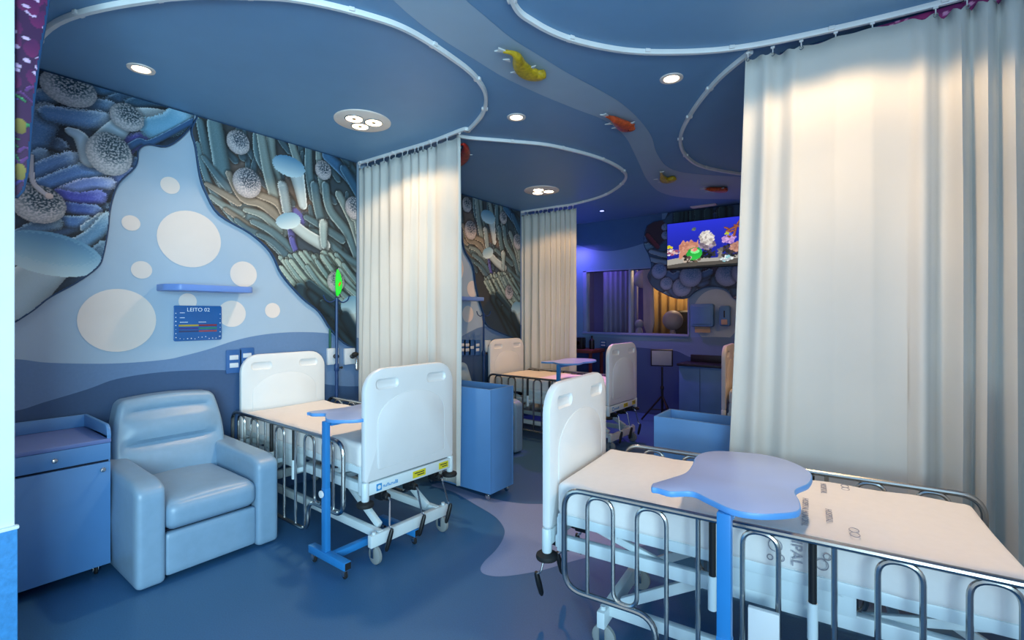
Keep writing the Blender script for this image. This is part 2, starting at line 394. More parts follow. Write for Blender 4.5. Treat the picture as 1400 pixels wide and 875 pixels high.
# left wall with its painted waves and bubbles
def wl(x, y, d=0.): Y, Z = on_x(x, y); return (WL+d, Y, Z)
Y0L = .31
bm = B(); box(bm, WL-.12, WL, Y0L-.02, YB, 0, CEIL, 0)
w1 = [on_x(x, y) for x, y in [(19.5, 491), (68.5, 496), (154, 497), (223, 492), (252.6, 486), (285, 477.4), (317.7, 466.6), (350, 459), (383, 455), (415, 454), (448, 455.7), (490, 462)]]
w1 = [(Y0L-.02, w1[0][1])]+[p for p in w1 if p[0] > Y0L]+[(3.2, 1.14), (3.6, 1.05), (3.95, 1.09)]+[on_x(x, y) for x, y in [(629, 461), (644.6, 452.5), (659, 447), (690, 445)]]+[(YB, 1.3)]
w2 = [on_x(x, y) for x, y in [(20, 562), (60, 550), (120, 532), (160, 518), (220, 508.8), (280, 506), (320, 507), (380, 514), (450, 526), (490, 528)]]
w2 = [(Y0L-.02, w2[0][1])]+[p for p in w2 if p[0] > Y0L]+[(3.2, .75), (3.8, .95), (4.4, 1.0), (5.2, .9), (YB, .9)]
for k, (w, mi) in enumerate(((w1, 1), (w2, 2))):
    s = [(p[0], p[1]) for p in smoothp([(a, b, 0) for a, b in w], 5)]
    v = []
    for a, b in s: v += [(WL+.001*(k+1), min(a, YB), b), (WL+.001*(k+1), min(a, YB), .0)]
    add_geo(bm, v, [(2*i, 2*i+1, 2*i+3, 2*i+2) for i in range(len(s)-1)], mi)
for x, y, ry in [(162, 438, 43), (260, 327, 38.5), (232.5, 253.5, 11.5), (179, 305, 10.5), (193.5, 369, 12), (333, 375, 17.5), (256.5, 412, 11), (317, 429, 18), (372.5, 424.5, 10.3), (255, 457, 9)]:
    Y, Z = on_x(x, y); dep = -WL*SA+Y*CA; r = ry*dep/F
    for (yy, zz) in ((Y, Z),)+(((Y+2.7, Z),) if x > 190 else ()):
        flat_poly(bm, [(WL+.003, yy+r*math.cos(2*PI*k/40), zz+r*math.sin(2*PI*k/40)) for k in range(40)], 3, (1, 0, 0))
struct('wall_left', bm, [M['wall'], M['wave'], M['deep'], M['bubble']])

# back wall with observation window opening and painted bands
WX0, WX1, WZ0, WZ1 = -3.634, -2.03, 1.175, 2.12
bm = B(); XR = 1.05
box(bm, WL-.1, XR, YB, YB+.12, 0, WZ0); box(bm, WL-.1, XR, YB, YB+.12, WZ1, CEIL); box(bm, WL-.1, WX0, YB, YB+.12, WZ0, WZ1); box(bm, WX1, XR, YB, YB+.12, WZ0, WZ1)
wa = [on_y(x, y) for x, y in [(790, 460.6), (824.5, 460.6), (862, 465), (899, 466), (928.5, 463), (960, 460.6), (1010, 462)]]
wb = [on_y(x, y) for x, y in [(790, 482), (830, 474), (870, 475), (900, 477.7), (925, 480), (950, 490), (1010, 498)]]
for k, (w, mi) in enumerate(((wa, 1), (wb, 2))):
    w = [(WL, w[0][1])]+[p for p in w if p[0] > WL]+[(-.3, w[-1][1]-.05), (XR-.1, w[-1][1])]
    s = smoothp([(a, b, 0) for a, b in w], 5); v = []
    for a, b, _ in s: v += [(a, YB-.001*(k+1), b), (a, YB-.001*(k+1), 0)]
    add_geo(bm, v, [(2*i+2, 2*i+3, 2*i+1, 2*i) for i in range(len(s)-1)], mi)
wc = [on_y(x, y) for x, y in [(789, 335), (807, 340.6), (830, 343.5), (855, 340), (880, 332.6), (905, 322)]]
s = smoothp([(a, b, 0) for a, b in [(WL, wc[0][1])]+wc], 5); v = []
for a, b, _ in s: v += [(a, YB-.001, CEIL), (a, YB-.001, b)]
add_geo(bm, v, [(2*i+2, 2*i+3, 2*i+1, 2*i) for i in range(len(s)-1)], 3)
cx, cz = on_y(975, 440)
flat_poly(bm, [(cx+.03+.30*math.cos(2*PI*k/40), YB-.0005, cz+.08+.36*math.sin(2*PI*k/40)) for k in range(40)], 4, (0, -1, 0))
bmesh.ops.recalc_face_normals(bm, faces=bm.faces[:0])
struct('wall_back', bm, [M['back'], M['wave'], M['deep'], M['backup'], M['wall']])
# right wall and the partition the left foreground belongs to
bm = B(); box(bm, XR, XR+.12, 1.2, YB, 0, CEIL); struct('wall_right', bm, M['wall'])
bm = B(); CXN, CYN = -2.5, .314
box(bm, WL-.12, CXN, -3.0, CYN, 0, CEIL, 0, bev=.006, seg=2)
box(bm, CXN-.02, CXN+.008, -3.0, CYN+.006, 0, .672, 1, bev=.004)
struct('wall_near', bm, [M['column'], M['dado']])
bm = B(); box(bm, CXN-.01, CXN+.014, -3.0, CYN+.01, .668, .682, 0, bev=.005); struct('trim_1', bm, M['column'])

# observation window: frame, mullion, two panes and the room behind
w = thing('window_1', '', '', (0, 0, 0)); del w['label'], w['category']; w['kind'] = 'structure'
bm = B(); y0, y1 = YB-.012, YB+.1
box(bm, WX0-.035, WX0+.03, y0, y1, WZ0-.02, WZ1+.02, bev=.004); box(bm, WX1-.005, WX1+.02, y0, y1, WZ0-.02, WZ1+.02, bev=.004)
box(bm, WX0-.035, WX1+.02, y0-.02, y1, WZ0-.035, WZ0, bev=.004); box(bm, WX0-.035, WX1+.02, y0, y1, WZ1, WZ1+.02, bev=.004)
obj('window_frame', bm, M['mull'], w)
bm = B(); box(bm, -2.90, -2.865, y0, y1, WZ0, WZ1, bev=.004); obj('mullion', bm, M['mull'], w)
for a, b in ((WX0+.03, -2.90), (-2.865, WX1)):
    bm = B(); box(bm, a, b, YB+.05, YB+.056, WZ0, WZ1); obj('pane', bm, M['glass'], w)
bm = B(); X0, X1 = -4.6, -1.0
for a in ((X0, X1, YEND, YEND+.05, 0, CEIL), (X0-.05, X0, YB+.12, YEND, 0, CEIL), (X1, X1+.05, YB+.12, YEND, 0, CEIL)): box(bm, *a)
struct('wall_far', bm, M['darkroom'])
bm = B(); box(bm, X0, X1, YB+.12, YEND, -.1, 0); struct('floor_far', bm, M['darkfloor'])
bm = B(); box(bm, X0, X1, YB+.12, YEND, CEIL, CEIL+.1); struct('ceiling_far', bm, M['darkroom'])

# ================================================================== FURNITURE
def caster(parent, x, y, r=.05, w=.022, m='rubber', top=.09):
    bm = B(); box(bm, x-.012, x+.012, y-w*.9, y+w*.9, r*1.75, r*2.05, bev=.003)
    for s in (-1, 1): box(bm, x-.012, x+.012, y+s*w*.8-.003, y+s*w*.8+.003, r*.8, r*1.9, bev=.001)
    tube(bm, [(x, y, r*1.9), (x, y, top)], .009, 8)
    c = obj('caster', bm, M['chrome'], parent)
    bm = B(); lathe(bm, [(r*.3, -w*.55), (r*.8, -w*.5), (r, -w*.3), (r, w*.3), (r*.8, w*.5), (r*.3, w*.55)], (x, y, r), 'y', 20); obj('wheel', bm, M[m], c)
    return c

# --- bedside cabinet with tray top (front faces +X)
def make_cabinet():
    t = thing('bedside_cabinet', 'blue bedside cabinet with drawer, door and raised tray rim, left of the armchair', 'cabinet', (-3.41, .57, 0))
    d, w, zt, zr = .50, .235, .757, .832
    bm = B(); box(bm, -d, -.016, -w, w, .055, .735, 0, bev=.003); box(bm, -d, 0, -w, w, .735, zt, 1, bev=.003)
    box(bm, -.017, -.0155, -w+.008, w-.008, .625, .645, 2)
    obj('body', bm, [M['cab'], M['cabtop'], M['gap']], t)
    bm = B(); box(bm, -d, -d+.018, -w, w, zt, zr, bev=.004)
    prof = [(-d+.018, zt)]+[(-.0, zt)]+[(-.0, zr-.055)]+[(-.055+.055*math.cos(R(a)), zr-.055+.055*math.sin(R(a))) for a in range(0, 91, 15)]+[(-d+.018, zr)]
    for s in (-1, 1):
        y = s*(w-.009); prism(bm, prof, -.009, .009, 0, bev=.003, mtx=basis((1, 0, 0), (0, 0, 1), (0, y, 0)))
    obj('tray_rim', bm, M['cab'], t)
    bm = B(); box(bm, -.016, 0, -w+.002, w-.002, .641, .734, bev=.003); dr = obj('drawer', bm, M['cab'], t)
    bm = B(); box(bm, -.016, 0, -w+.002, w-.002, .058, .629, bev=.003); do = obj('door', bm, M['cab'], t)
    def knob(y, z, par):
        bm = B(); lathe(bm, [(.004, 0), (.005, .01), (.012, .014), (.0135, .02), (.010, .026), (.003, .028)], (0, y, z), 'x', 16); obj('knob', bm, M['chrome'], par)
    knob(-.0, .688, dr); knob(.195, .592, do)
    for x in (-.45, -.06):
        for y in (-.18, .18): caster(t, x, y, .024, .014, 'blackrub', .056)
    return t
make_cabinet()
# --- tall narrow trolley cabinet with a sunken top
def make_trolley(h, ln, label, loc, rz=0):
    t = thing('trolley_cabinet', label, 'cabinet', loc, rz, None)
    w = .15; bm = B(); th = .018
    box(bm, -ln, 0, -w, -w+th, .06, h, bev=.002); box(bm, -ln, 0, w-th, w, .06, h, bev=.002)
    box(bm, -th, 0, -w+th, w-th, .06, h, bev=.002); box(bm, -ln, -ln+th, -w+th, w-th, .06, h, bev=.002)
    box(bm, -ln+th, -th, -w+th, w-th, .06, .08)
    obj('body', bm, M['cab'], t)
    bm = B(); box(bm, -ln+th, -th, -w+th, w-th, h-.17, h-.15, bev=.002); obj('tray', bm, M['cab'], t)
    for x in (-ln+.06, -.05):
        for y in (-w+.03, w-.03): caster(t, x, y, .024, .014, 'chrome', .062)
    return t
make_trolley(.868, .74, 'tall narrow blue trolley cabinet on casters behind the foot of the nearest left bed', (-2.345, 3.005, 0))
make_trolley(.80, .75, 'blue open-topped trolley cabinet half hidden by the large right curtain', (-.36, 3.15, 0), 0)

# --- recliner armchair (front faces +X)
def make_chair(label, loc, rz=0):
    t = thing('armchair', label, 'armchair', loc, rz, None)
    for s, nm in ((-1, 'armrest'), (1, 'armrest')):
        bm = B()
        def fa(w, p, s=s):
            x, y, z = w
            k = max(0, (x-.30)/.13)
            if z > .3: z -= .035*k*k+.02*max(0, (x+.36)/.8)
            else: z = z
            y += s*.012*(1-abs(p[0]))*(1-abs(p[2]))
            return (x, y, z)
        cushion(bm, -.38, .43, s*.305-.068, s*.305+.068, .008, .575, .030, fa, 16)
        obj(nm, bm, M['chair'], t)
    bm = B()
    def fs(w, p):
        x, y, z = w
        if p[2] > 0: z += .022*(1-p[1]**2)*(1-p[0]**4)
        if p[0] > .5: x += .012*(1-p[2]**2)
        return (x, y, z)
    cushion(bm, -.30, .425, -.238, .238, .268, .43, .05, fs, 16); obj('seat', bm, M['chair'], t)
    bm = B()
    cushion(bm, .36, .415, -.238, .238, .03, .262, .018, None, 8)
    obj('footrest', bm, M['chair'], t)
    bm = B(); box(bm, -.36, .36, -.236, .236, .02, .27, bev=.01); obj('base', bm, M['gap'], t)
    bm = B()
    def fb(w, p):
        x, y, z = w
        v = (z-.36)/.57; vv = max(0, min(1, v))
        wd = 1+.12*math.sin(PI*min(1, vv*1.05))-.07*vv**2
        y *= wd
        if p[0] > 0:
            env = max(0, 1-(abs(p[1])/.86)**6)
            cr = 0
            for c, a in ((.47, .03), (.80, .026)): cr += a*math.exp(-((v-c)/.035)**2)
            lob = .03*math.sin(PI*max(0, min(1, (v-.47)/.33)))+.024*math.sin(PI*max(0, min(1, v/.47)))
            x += (-cr+lob)*env
        z += .02*(1-p[1]**2)*max(0, p[2])
        x -= .22*(z-.36)
        return (x, y, z)
    cushion(bm, -.31, -.15, -.285, .285, .36, .905, .036, fb, 32)
    obj('backrest', bm, M['chair'], t)
    return t
make_chair('blue leatherette armchair between the bedside cabinet and the nearest left bed', (-3.46, 1.19, 0), 0)
make_chair('blue leatherette armchair in the middle bay, mostly hidden behind the tall trolley cabinet', (-3.37, 3.76, 0), 0)

# --- hospital bed, origin at the foot board, +x towards the head
def board_bm():
    W, z0, z1, th = .35, .49, 1.135, .021
    out = rrect(-W, W, z0, z1, .018, 7, .135); bm = B(); t = B()
    def ring(d, x):
        o = rrect(-W+d, W-d, z0+d, z1-d, max(.004, .018-d), 7, .135-d); return [t.verts.new((x, p[0], p[1])) for p in o]
    b = .012; lay = [(b, -th), (b*.3, -th+b*.3), (0, -th+b), (0, th-b), (b*.3, th-b*.3), (b, th)]
    rs = [ring(*l) for l in lay]; n = len(rs[0])
    for a, c in zip(rs, rs[1:]):
        for k in range(n): t.faces.new((a[k], a[(k+1) % n], c[(k+1) % n], c[k]))
    for q, sgn in ((rs[0], -1), (rs[-1], 1)):
        es = [t.edges.get((q[k], q[(k+1) % n])) for k in range(n)]
        for cy in (-.195, .195):
            loops = []
            for (dd, dp) in ((0, 0), (.006, .007), (.012, .011)):
                o = rrect(cy-.082+dd, cy+.082-dd, 1.012+dd, 1.075-dd, .026-dd*.6, 5); loops.append([t.verts.new((sgn*(th-dp), p[0], p[1])) for p in o])
            m = len(loops[0])
            for a, c in zip(loops, loops[1:]):
                for k in range(m): t.faces.new((a[k], a[(k+1) % m], c[(k+1) % m], c[k]))
            t.faces.new(loops[-1])
            es += [t.edges.get((loops[0][k], loops[0][(k+1) % m])) for k in range(m)]
        bmesh.ops.triangle_fill(t, use_beauty=True, edges=es, normal=(sgn, 0, 0))
    bmesh.ops.recalc_face_normals(t, faces=t.faces[:]); merge(bm, t)
    arch = [(-.265, .55), (.265, .55)]+[(.265*math.cos(R(a)), .82+.16*math.sin(R(a))) for a in range(0, 181, 10)]
    arch = [(p[0], p[1]) for p in fillet([(p[0], p[1], 0) for p in arch], .02, 3, True)]
    for s in (-1, 1):
        prism(bm, arch, 0, .0042, bev=.004, mtx=basis((0, s, 0), (0, 0, 1), (s*(th-.0015), 0, 0)) @ Matrix.Identity(4))
    return bm
def rail_bm(y):
    bm = B(); zt, zb, zm = .713, .29, .10
    P = [(.115, zb+.06), (.115, zt), (1.60, zt), (1.60, zb), (1.215, zb), (1.215, zm), (.50, zm), (.50, zb), (.115, zb)]
    P = [(a, y, b) for a, b in P[1:]]
    tube(bm, fillet(P, .085, 7, True), .0125, 10, closed=True)
    def leg(pts, r=.07): tube(bm, fillet([(a, y, b) for a, b in pts], r, 7), .0088, 8)
    za = zt-.012
    leg([(.22, zb), (.22, za), (.33, za), (.33, zb+.01), (.427, zb+.01), (.427, za), (.54, za), (.54, zm)], .055)
    for a in (.653, 1.067): leg([(a, zt), (a, zm)])
    leg([(.80, zm), (.80, za), (.91, za), (.91, zm)], .055)
    leg([(1.178, zm), (1.178, za), (1.285, za), (1.285, zb+.01), (1.387, zb+.01), (1.387, za), (1.495, za), (1.495, zb)], .053)
    return bm
def make_bed(label, loc, rz, L=1.64, group=None, printed=False, b0=0., b1=0.):
    t = thing('hospital_bed', label, 'bed', loc, rz, group)
    obj('footboard', board_bm(), M['white'], t, 30)
    h = obj('headboard', board_bm(), M['white'], t, 30); h.location.x = L
    bm = B()
    for s in (-1, 1):
        bar(bm, (.05, s*.318, .546), (1.535, s*.318, .546), .03, .042)
        bar(bm, (.03, s*.30, .435), (L-.03, s*.30, .435), .035, .055)
        box(bm, .70, 1.13, s*.319-.004, s*.319+.004, .455, .556, bev=.002)
        box(bm, .045, .075, s*.31-.02, s*.31+.02, .40, .55, bev=.003); box(bm, L-.075, L-.045, s*.31-.02, s*.31+.02, .40, .46, bev=.003)
        bar(bm, (.16, s*.27, .53), (.52, s*.27, .43), .02, .03); bar(bm, (1.15, s*.27, .44), (1.52, s*.27, .53), .02, .03)
        for x in (.76, 1.09): lathe(bm, [(.008, 0), (.008, .004), (.003, .006)], (x, s*.324, .525), 'y', 8) if s > 0 else lathe(bm, [(.003, -.006), (.008, -.004), (.008, 0)], (x, s*.324, .525), 'y', 8)
    for x in (.3, .75, 1.1, L-.2): bar(bm, (x, -.31, .52), (x, .31, .52), .03, .03)
    box(bm, .06, 1.53, -.30, .30, .545, .556)
    tube(bm, [(.35, -.05, .43), (.8, -.05, .40)], .022, 12); tube(bm, [(.6, .12, .44), (1.1, .12, .40)], .022, 12)
    obj('frame', bm, M['frame'], t)
    for x, nm in ((-.002, 'end_beam'), (L, 'end_beam')):
        bm = B(); box(bm, x-.018, x+.018, -.33, .33, .415, .483, bev=.004)
        for s in (-1, 1): lathe(bm, [(.02, .385), (.0225, .39), (.0225, .488), (.02, .492)], (x, s*.335, 0), 'z', 16)
        eb = obj(nm, bm, M['frame'], t)
        for s in (-1, 1):
            bm = B(); lathe(bm, [(.03, .352), (.047, .356), (.05, .366), (.047, .376), (.022, .384)], (x, s*.335, 0), 'z', 20)
            obj('bumper', bm, M['blackrub'], eb)
        if x < .5:
            for yy, ww in ((-.05, .105), (-.26, .085)):
                bm = B(); box(bm, x-.0195, x-.018, yy-ww/2, yy+ww/2, .428, .47); obj('warning_label', bm, M['yellow'], eb)
                for k in range(2):
                    bm = B(); box(bm, x-.0198, x-.0193, yy-ww*.38, yy+ww*(.36-.2*k), .453-.014*k, .459-.014*k); obj('label_lettering', bm, M['dgrey'], eb)
            bm = B(); box(bm, x-.0192, x-.018, .235, .272, .428, .468); lathe(bm, [(.012, x-.0194), (.012, x-.0188)], (0, .253, .448), 'x', 16, 1); obj('logo_plate', bm, [M['logo'], M['frame']], eb)
            bm = B(); yy = .226
            for k, (lw, lh) in enumerate(((.010, .014), (.012, .012), (.011, .020), (.010, .012), (.012, .012), (.010, .012), (.006, .022), (.008, .020))):
                for a, b, c, d in ((0, .003, 0, lh), (lw-.003, lw, 0, lh), (0, lw, 0, .003) if k % 2 else (0, lw, .0105, .0135)): box(bm, x-.0192, x-.018, yy-b, yy-a, .438+c, .438+d)
                yy -= lw+.004
            obj('logo_lettering', bm, M['logo'], eb)
    bm = B()
    for s in (-1, 1): bar(bm, (b0, s*.225, .155), (L-b1, s*.225, .155), .035, .05)
    for x in (b0, L-b1): box(bm, x-.018, x+.018, -.305, .305, .105, .175, bev=.004)
    for x in (b0, L-b1):
        for s in (-1, 1): tube(bm, [(x, s*.275, .17), (x, s*.275, .19)], .012, 10)
    obj('base', bm, M['frame'], t)
    for (a, b) in (((b0+.06, .18), (.46+b0, .41)), ((L-b1-.06, .18), (L-.46-b1, .41))):
        for s in (-1, 1):
            bm = B(); bar(bm, (a[0], s*.19, a[1]), (b[0], s*.19, b[1]), .028, .042); obj('lift_arm', bm, M['frame'], t)
    bm = B(); bar(bm, (.44+b0, -.2, .40), (.44+b0, .2, .40), .03, .03); obj('lift_crossbar', bm, M['frame'], t)
    bm = B(); bar(bm, (L-b1-.44, -.2, .40), (L-b1-.44, .2, .40), .03, .03); obj('lift_crossbar', bm, M['frame'], t)
    for x in (b0, L-b1):
        for s in (-1, 1): caster(t, x+.0, s*.265, .052, .028, 'rubber', .11)
    for k, yy in enumerate((.21, .0, -.21)):
        bm = B(); box(bm, -.01, .06, yy-.022, yy+.022, .355, .412, bev=.008)
        lathe(bm, [(.012, -.05), (.02, -.045), (.024, -.02), (.02, .0)], (0, yy, .382), 'x', 14)
        dx = (.02, -.015, -.03)[k]
        ln = fillet([(-.045, yy, .382), (-.062, yy, .37), (-.085, yy+dx, .225), (-.11, yy+dx, .212)], .02, 4); cr = obj('crank', bm, M['black'], t)
        bm = B(); tube(bm, ln, .0055, 8); obj('crank_rod', bm, M['chrome'], cr)
        bm = B(); q = Vector((-.11, yy+dx, .222)); e = Vector((-.095, yy+dx+.03, .10))
        tube(bm, [q, q.lerp(e, .1), q.lerp(e, .5), q.lerp(e, .9), e], [.007, .012, .0145, .012, .007], 12); obj('crank_handle', bm, M['black'], cr)
    for s in (-1, 1):
        rl = obj('side_rail', rail_bm(s*.40), M['steel'], t)
        for x in (.70, 1.008):
            bm = B(); tube(bm, [(x, s*.385, .50), (x, s*.385, .70)], .0125, 12, 0); tube(bm, [(x, s*.385, .38), (x, s*.385, .503)], .0155, 12, 1)
            bar(bm, (x, s*.30, .43), (x, s*.375, .43), .02, .03, 1); obj('rail_post', bm, [M['black'], M['frame']], rl)
    bm = B(); ph = random.uniform(0, 6)
    def fm(w, p):
        x, y, z = w
        z += (.004*math.sin(9*x+ph)*math.sin(7*y+1)+.003*math.sin(23*x+5*y)) if p[2] > .6 else 0
        if p[2] < .9: y += (.004*math.sin(13*x+ph)+.003*math.sin(31*x))*p[1]*(1-max(0, p[2]))
        return (x, y, z)
    cushion(bm, .045, 1.55, -.335, .335, .557, .702, .028, fm, 34)
    ms = obj('mattress', bm, M['sheet'], t, 60); ms['label'] = 'mattress in a white sheet'
    if printed:
        zt = .7065; yn = -.3415
        for x, s in ((.985, 'HOSPITAL MUNICIPAL'), (1.06, 'HOSPITAL')):
            text('sheet_lettering', s, .030, M['ink'], ms, basis((0, -1, 0), (1, 0, 0), (x, -.12, zt)))
        text('sheet_lettering', 'HOSPITAL', .030, M['ink'], ms, basis((0, -1, 0), (1, 0, 0), (1.05, .2, zt)))
        text('sheet_lettering', 'IPAL', .046, M['ink'], ms, basis((0, 0, -1), (1, 0, 0), (.962, yn, .632)))
        for x, z, r in ((.898, .645, .021), (.915, .605, .011), (.882, .60, .009), (1.05, .645, .011), (1.035, .615, .018)):
            bm = B(); tube(bm, [(x+r*math.cos(2*PI*k/20), yn, z+r*math.sin(2*PI*k/20)) for k in range(20)], .0016, 6, closed=True); obj('sheet_ring', bm, M['ink'], ms)
        for yy in (-.22, -.26, .24, .28):
            bm = B(); r = .014; tube(bm, [(1.13+r*math.cos(2*PI*k/16), yy+r*1.4*math.sin(2*PI*k/16), zt) for k in range(16)], .0013, 5, closed=True); obj('sheet_ring', bm, M['ink'], ms)
    return t
G = 'hospital beds'
make_bed('white hospital bed with steel side rails, nearest on the left beside the armchair', (-2.30, 2.02, 0), R(178.8), 1.59)
make_bed('white hospital bed in the middle left bay behind the tall trolley cabinet', (-2.19, 4.95, 0), R(178.3))
make_bed('white hospital bed in the right foreground with bubble print on its sheet', (-1.19, 2.15, 0), R(5), 1.75, printed=True, b0=.24, b1=.06)
make_bed('white hospital bed at far right, only its end board showing beside the large curtain', (-1.20, 5.45, 0), R(4))

# --- overbed table with kidney shaped top
KID = [(890.7, 666), (892, 661), (898, 658.7), (918, 652.7), (938, 645.4), (947, 633.8), (949.7, 625.6), (959.6, 619), (977.9, 616.3), (1000, 617), (1040, 620.5), (1074, 628), (1101, 640), (1110.6, 650), (1106, 661), (1091, 668), (1088, 674.4), (1094, 686), (1092.7, 698), (1067, 702), (1034, 702), (1000, 696), (966.5, 681), (946, 672), (917, 672), (899, 667.4)]
PX, PY = -.36, 1.575
def make_table(label, loc, h=.86):
    t = thing('overbed_table', label, 'table', loc, 0, None)
    o = [(p[0]-PX, p[1]-PY) for p in (on_z(x, y, .86) for x, y in KID)]
    o = [(p[0], p[1]) for p in smoothp([(a, b, 0) for a, b in o], 4, True)]
    bm = B(); prism(bm, o, h-.02, h, 0, bev=.004, mi_side=1); obj('tabletop', bm, [M['ttop'], M['tedge']], t)
    bm = B(); box(bm, -.022, .022, -.016, .016, .10, .46, bev=.003); obj('lower_post', bm, M['tblue'], t)
    bm = B(); bar(bm, (0, .022, h-.035), (0, .42, h-.035), .04, .028); obj('top_support', bm, M['tblue'], t)
    bm = B(); box(bm, -.0205, .0205, -.0145, .0145, .40, h-.02, bev=.003)
    obj('upper_post', bm, M['tblue'], t)
    bm = B(); lathe(bm, [(.006, -.034), (.02, -.032), (.021, -.026), (.018, -.022), (.006, -.02), (.006, -.01)], (-.004, 0, .43), 'y', 18); obj('height_knob', bm, M['white'], t)
    bm = B()
    for y in (0, .50): box(bm, -.15, .21, y-.022, y+.022, .055, .10, bev=.004)
    box(bm, .02, .06, .02, .48, .058, .097, bev=.003)
    for y in (0, .50): box(bm, .208, .212, y-.018, y+.018, .059, .096, 1)
    obj('base', bm, [M['tblue'], M['blackrub']], t)
    for x in (-.12, .18):
        for y in (0, .50): caster(t, x, y, .022, .014, 'blackrub', .056)
    return t
make_table('blue overbed table with lilac kidney-shaped top across the right foreground bed', (PX, PY, 0))
make_table('blue overbed table over the nearest left bed, its top partly behind the footboard', (-2.49, 1.555, 0))
make_table('blue overbed table over the middle left bed, seen edge-on', (-2.70, 4.45, 0), .925)
make_table('blue overbed table beside the far right bed, mostly hidden behind the curtain', (-.55, 4.90, 0), .90)
# ================================================================== ON THE WALLS
def wy(x, y): return on_x(x, y)
# --- coral mural panels on the left wall
def tr(pts, d=0.): return [on_x(x, y, WL+d) for x, y in pts]
def panel(label, outl, pr, X, th=.028, sm=4, group=None, axis='x', cat='wall art'):
    o = [(p[0], p[1]) for p in smoothp([(a, b, 0) for a, b in outl], sm, True)] if sm else outl
    t = thing('coral_mural_panel', label, cat, (0, 0, 0), 0, group)
    bm = B()
    if axis == 'x': mt = basis((0, 1, 0), (0, 0, 1), (X, 0, 0))
    else: mt = basis((1, 0, 0), (0, 0, 1), (0, X, 0)) @ Matrix.Scale(1, 4)
    z0, z1 = (0.002, th) if axis == 'x' else (.002, th)
    prism(bm, o, z0, z1, 0, bev=.004, mtx=mt); obj('panel_board', bm, M['edge'], t)
    n = len(o); A = sum(o[i][0]*o[(i+1) % n][1]-o[(i+1) % n][0]*o[i][1] for i in range(n))
    if A < 0: o = o[::-1]
    # pull the printed area slightly in from the rim
    cc = []
    for i in range(n):
        p, q, s = Vector(o[i-1]), Vector(o[i]), Vector(o[(i+1) % n]); e = (s-p)
        if e.length < 1e-9: cc.append(tuple(q)); continue
        e.normalize(); cc.append((q.x-e.y*.006, q.y+e.x*.006))
    f = (lambda a, b: (X+th+.0006, a, b)) if axis == 'x' else (lambda a, b: (a, X-th-.0006, b))
    print_obj('printed_picture', pr.mesh(f, cc), M['murp'], t)
    return t
TOPZ = CEIL-.004
# blue coral panel (left of the nearest bay)
A_px = [(262, 172), (246, 190), (226, 202), (202, 199), (189, 206), (187, 222), (180, 234), (161, 252.6), (151, 282), (147, 316), (140.5, 350), (132, 367), (103, 388), (68.5, 407), (44.5, 425.6), (20.5, 441)]
A = smoothp([(p[0], p[1], 0) for p in tr(A_px)], 4); A = [(p[0], p[1]) for p in A]; A = [p for p in A if p[0] > Y0L+.005]
yA = on_x(266, 160)[0]-.012
outA = [(yA, TOPZ)]+A+[(Y0L+.004, A[-1][1]-.02), (Y0L+.004, TOPZ)]
pr = Print(.30, 1.45, 1.25, 2.905, .0042, '22364e')
def S(pts): return [on_x(x, y) for x, y in pts]
def rad(px, at): Y, Z = on_x(*at); return px*(-WL*SA+Y*CA)/F
bl = [('5580b8', 'b4cfe6'), ('4670a8', '9cbfe0'), ('6490c4', 'c4dcec'), ('4c6cb4', 'aebfea'), ('5c8cba', 'b6d8e6')]
for k in range(36):
    x, y = rng.uniform(20, 265), rng.uniform(100, 430); a = rng.uniform(-.5, .5)+(.35 if y > 300 else -.2)
    L = rng.uniform(28, 55); c = bl[k % 5]
    p = [(x-L*math.cos(a), y+L*math.sin(a)), (x-L*.4*math.cos(a), y+L*.4*math.sin(a)+rng.uniform(-6, 6)), (x, y)]
    pr.tube(S(p), rad(9, p[0]), rad(rng.uniform(9, 13), p[0]), '3c5f8c', '8fb0d2', .06, .7, .5)
q3 = lambda pts: [(x/2.286, 68+y/2.286) for x, y in pts]
def st(pts, r0, r1, body, rim, fuzz=.07, edge=.6, tip=.9):
    p = q3(pts); pr.tube(S(p), rad(r0/2.286, p[0]), rad(r1/2.286, p[-1]), body, rim, fuzz, edge, tip)
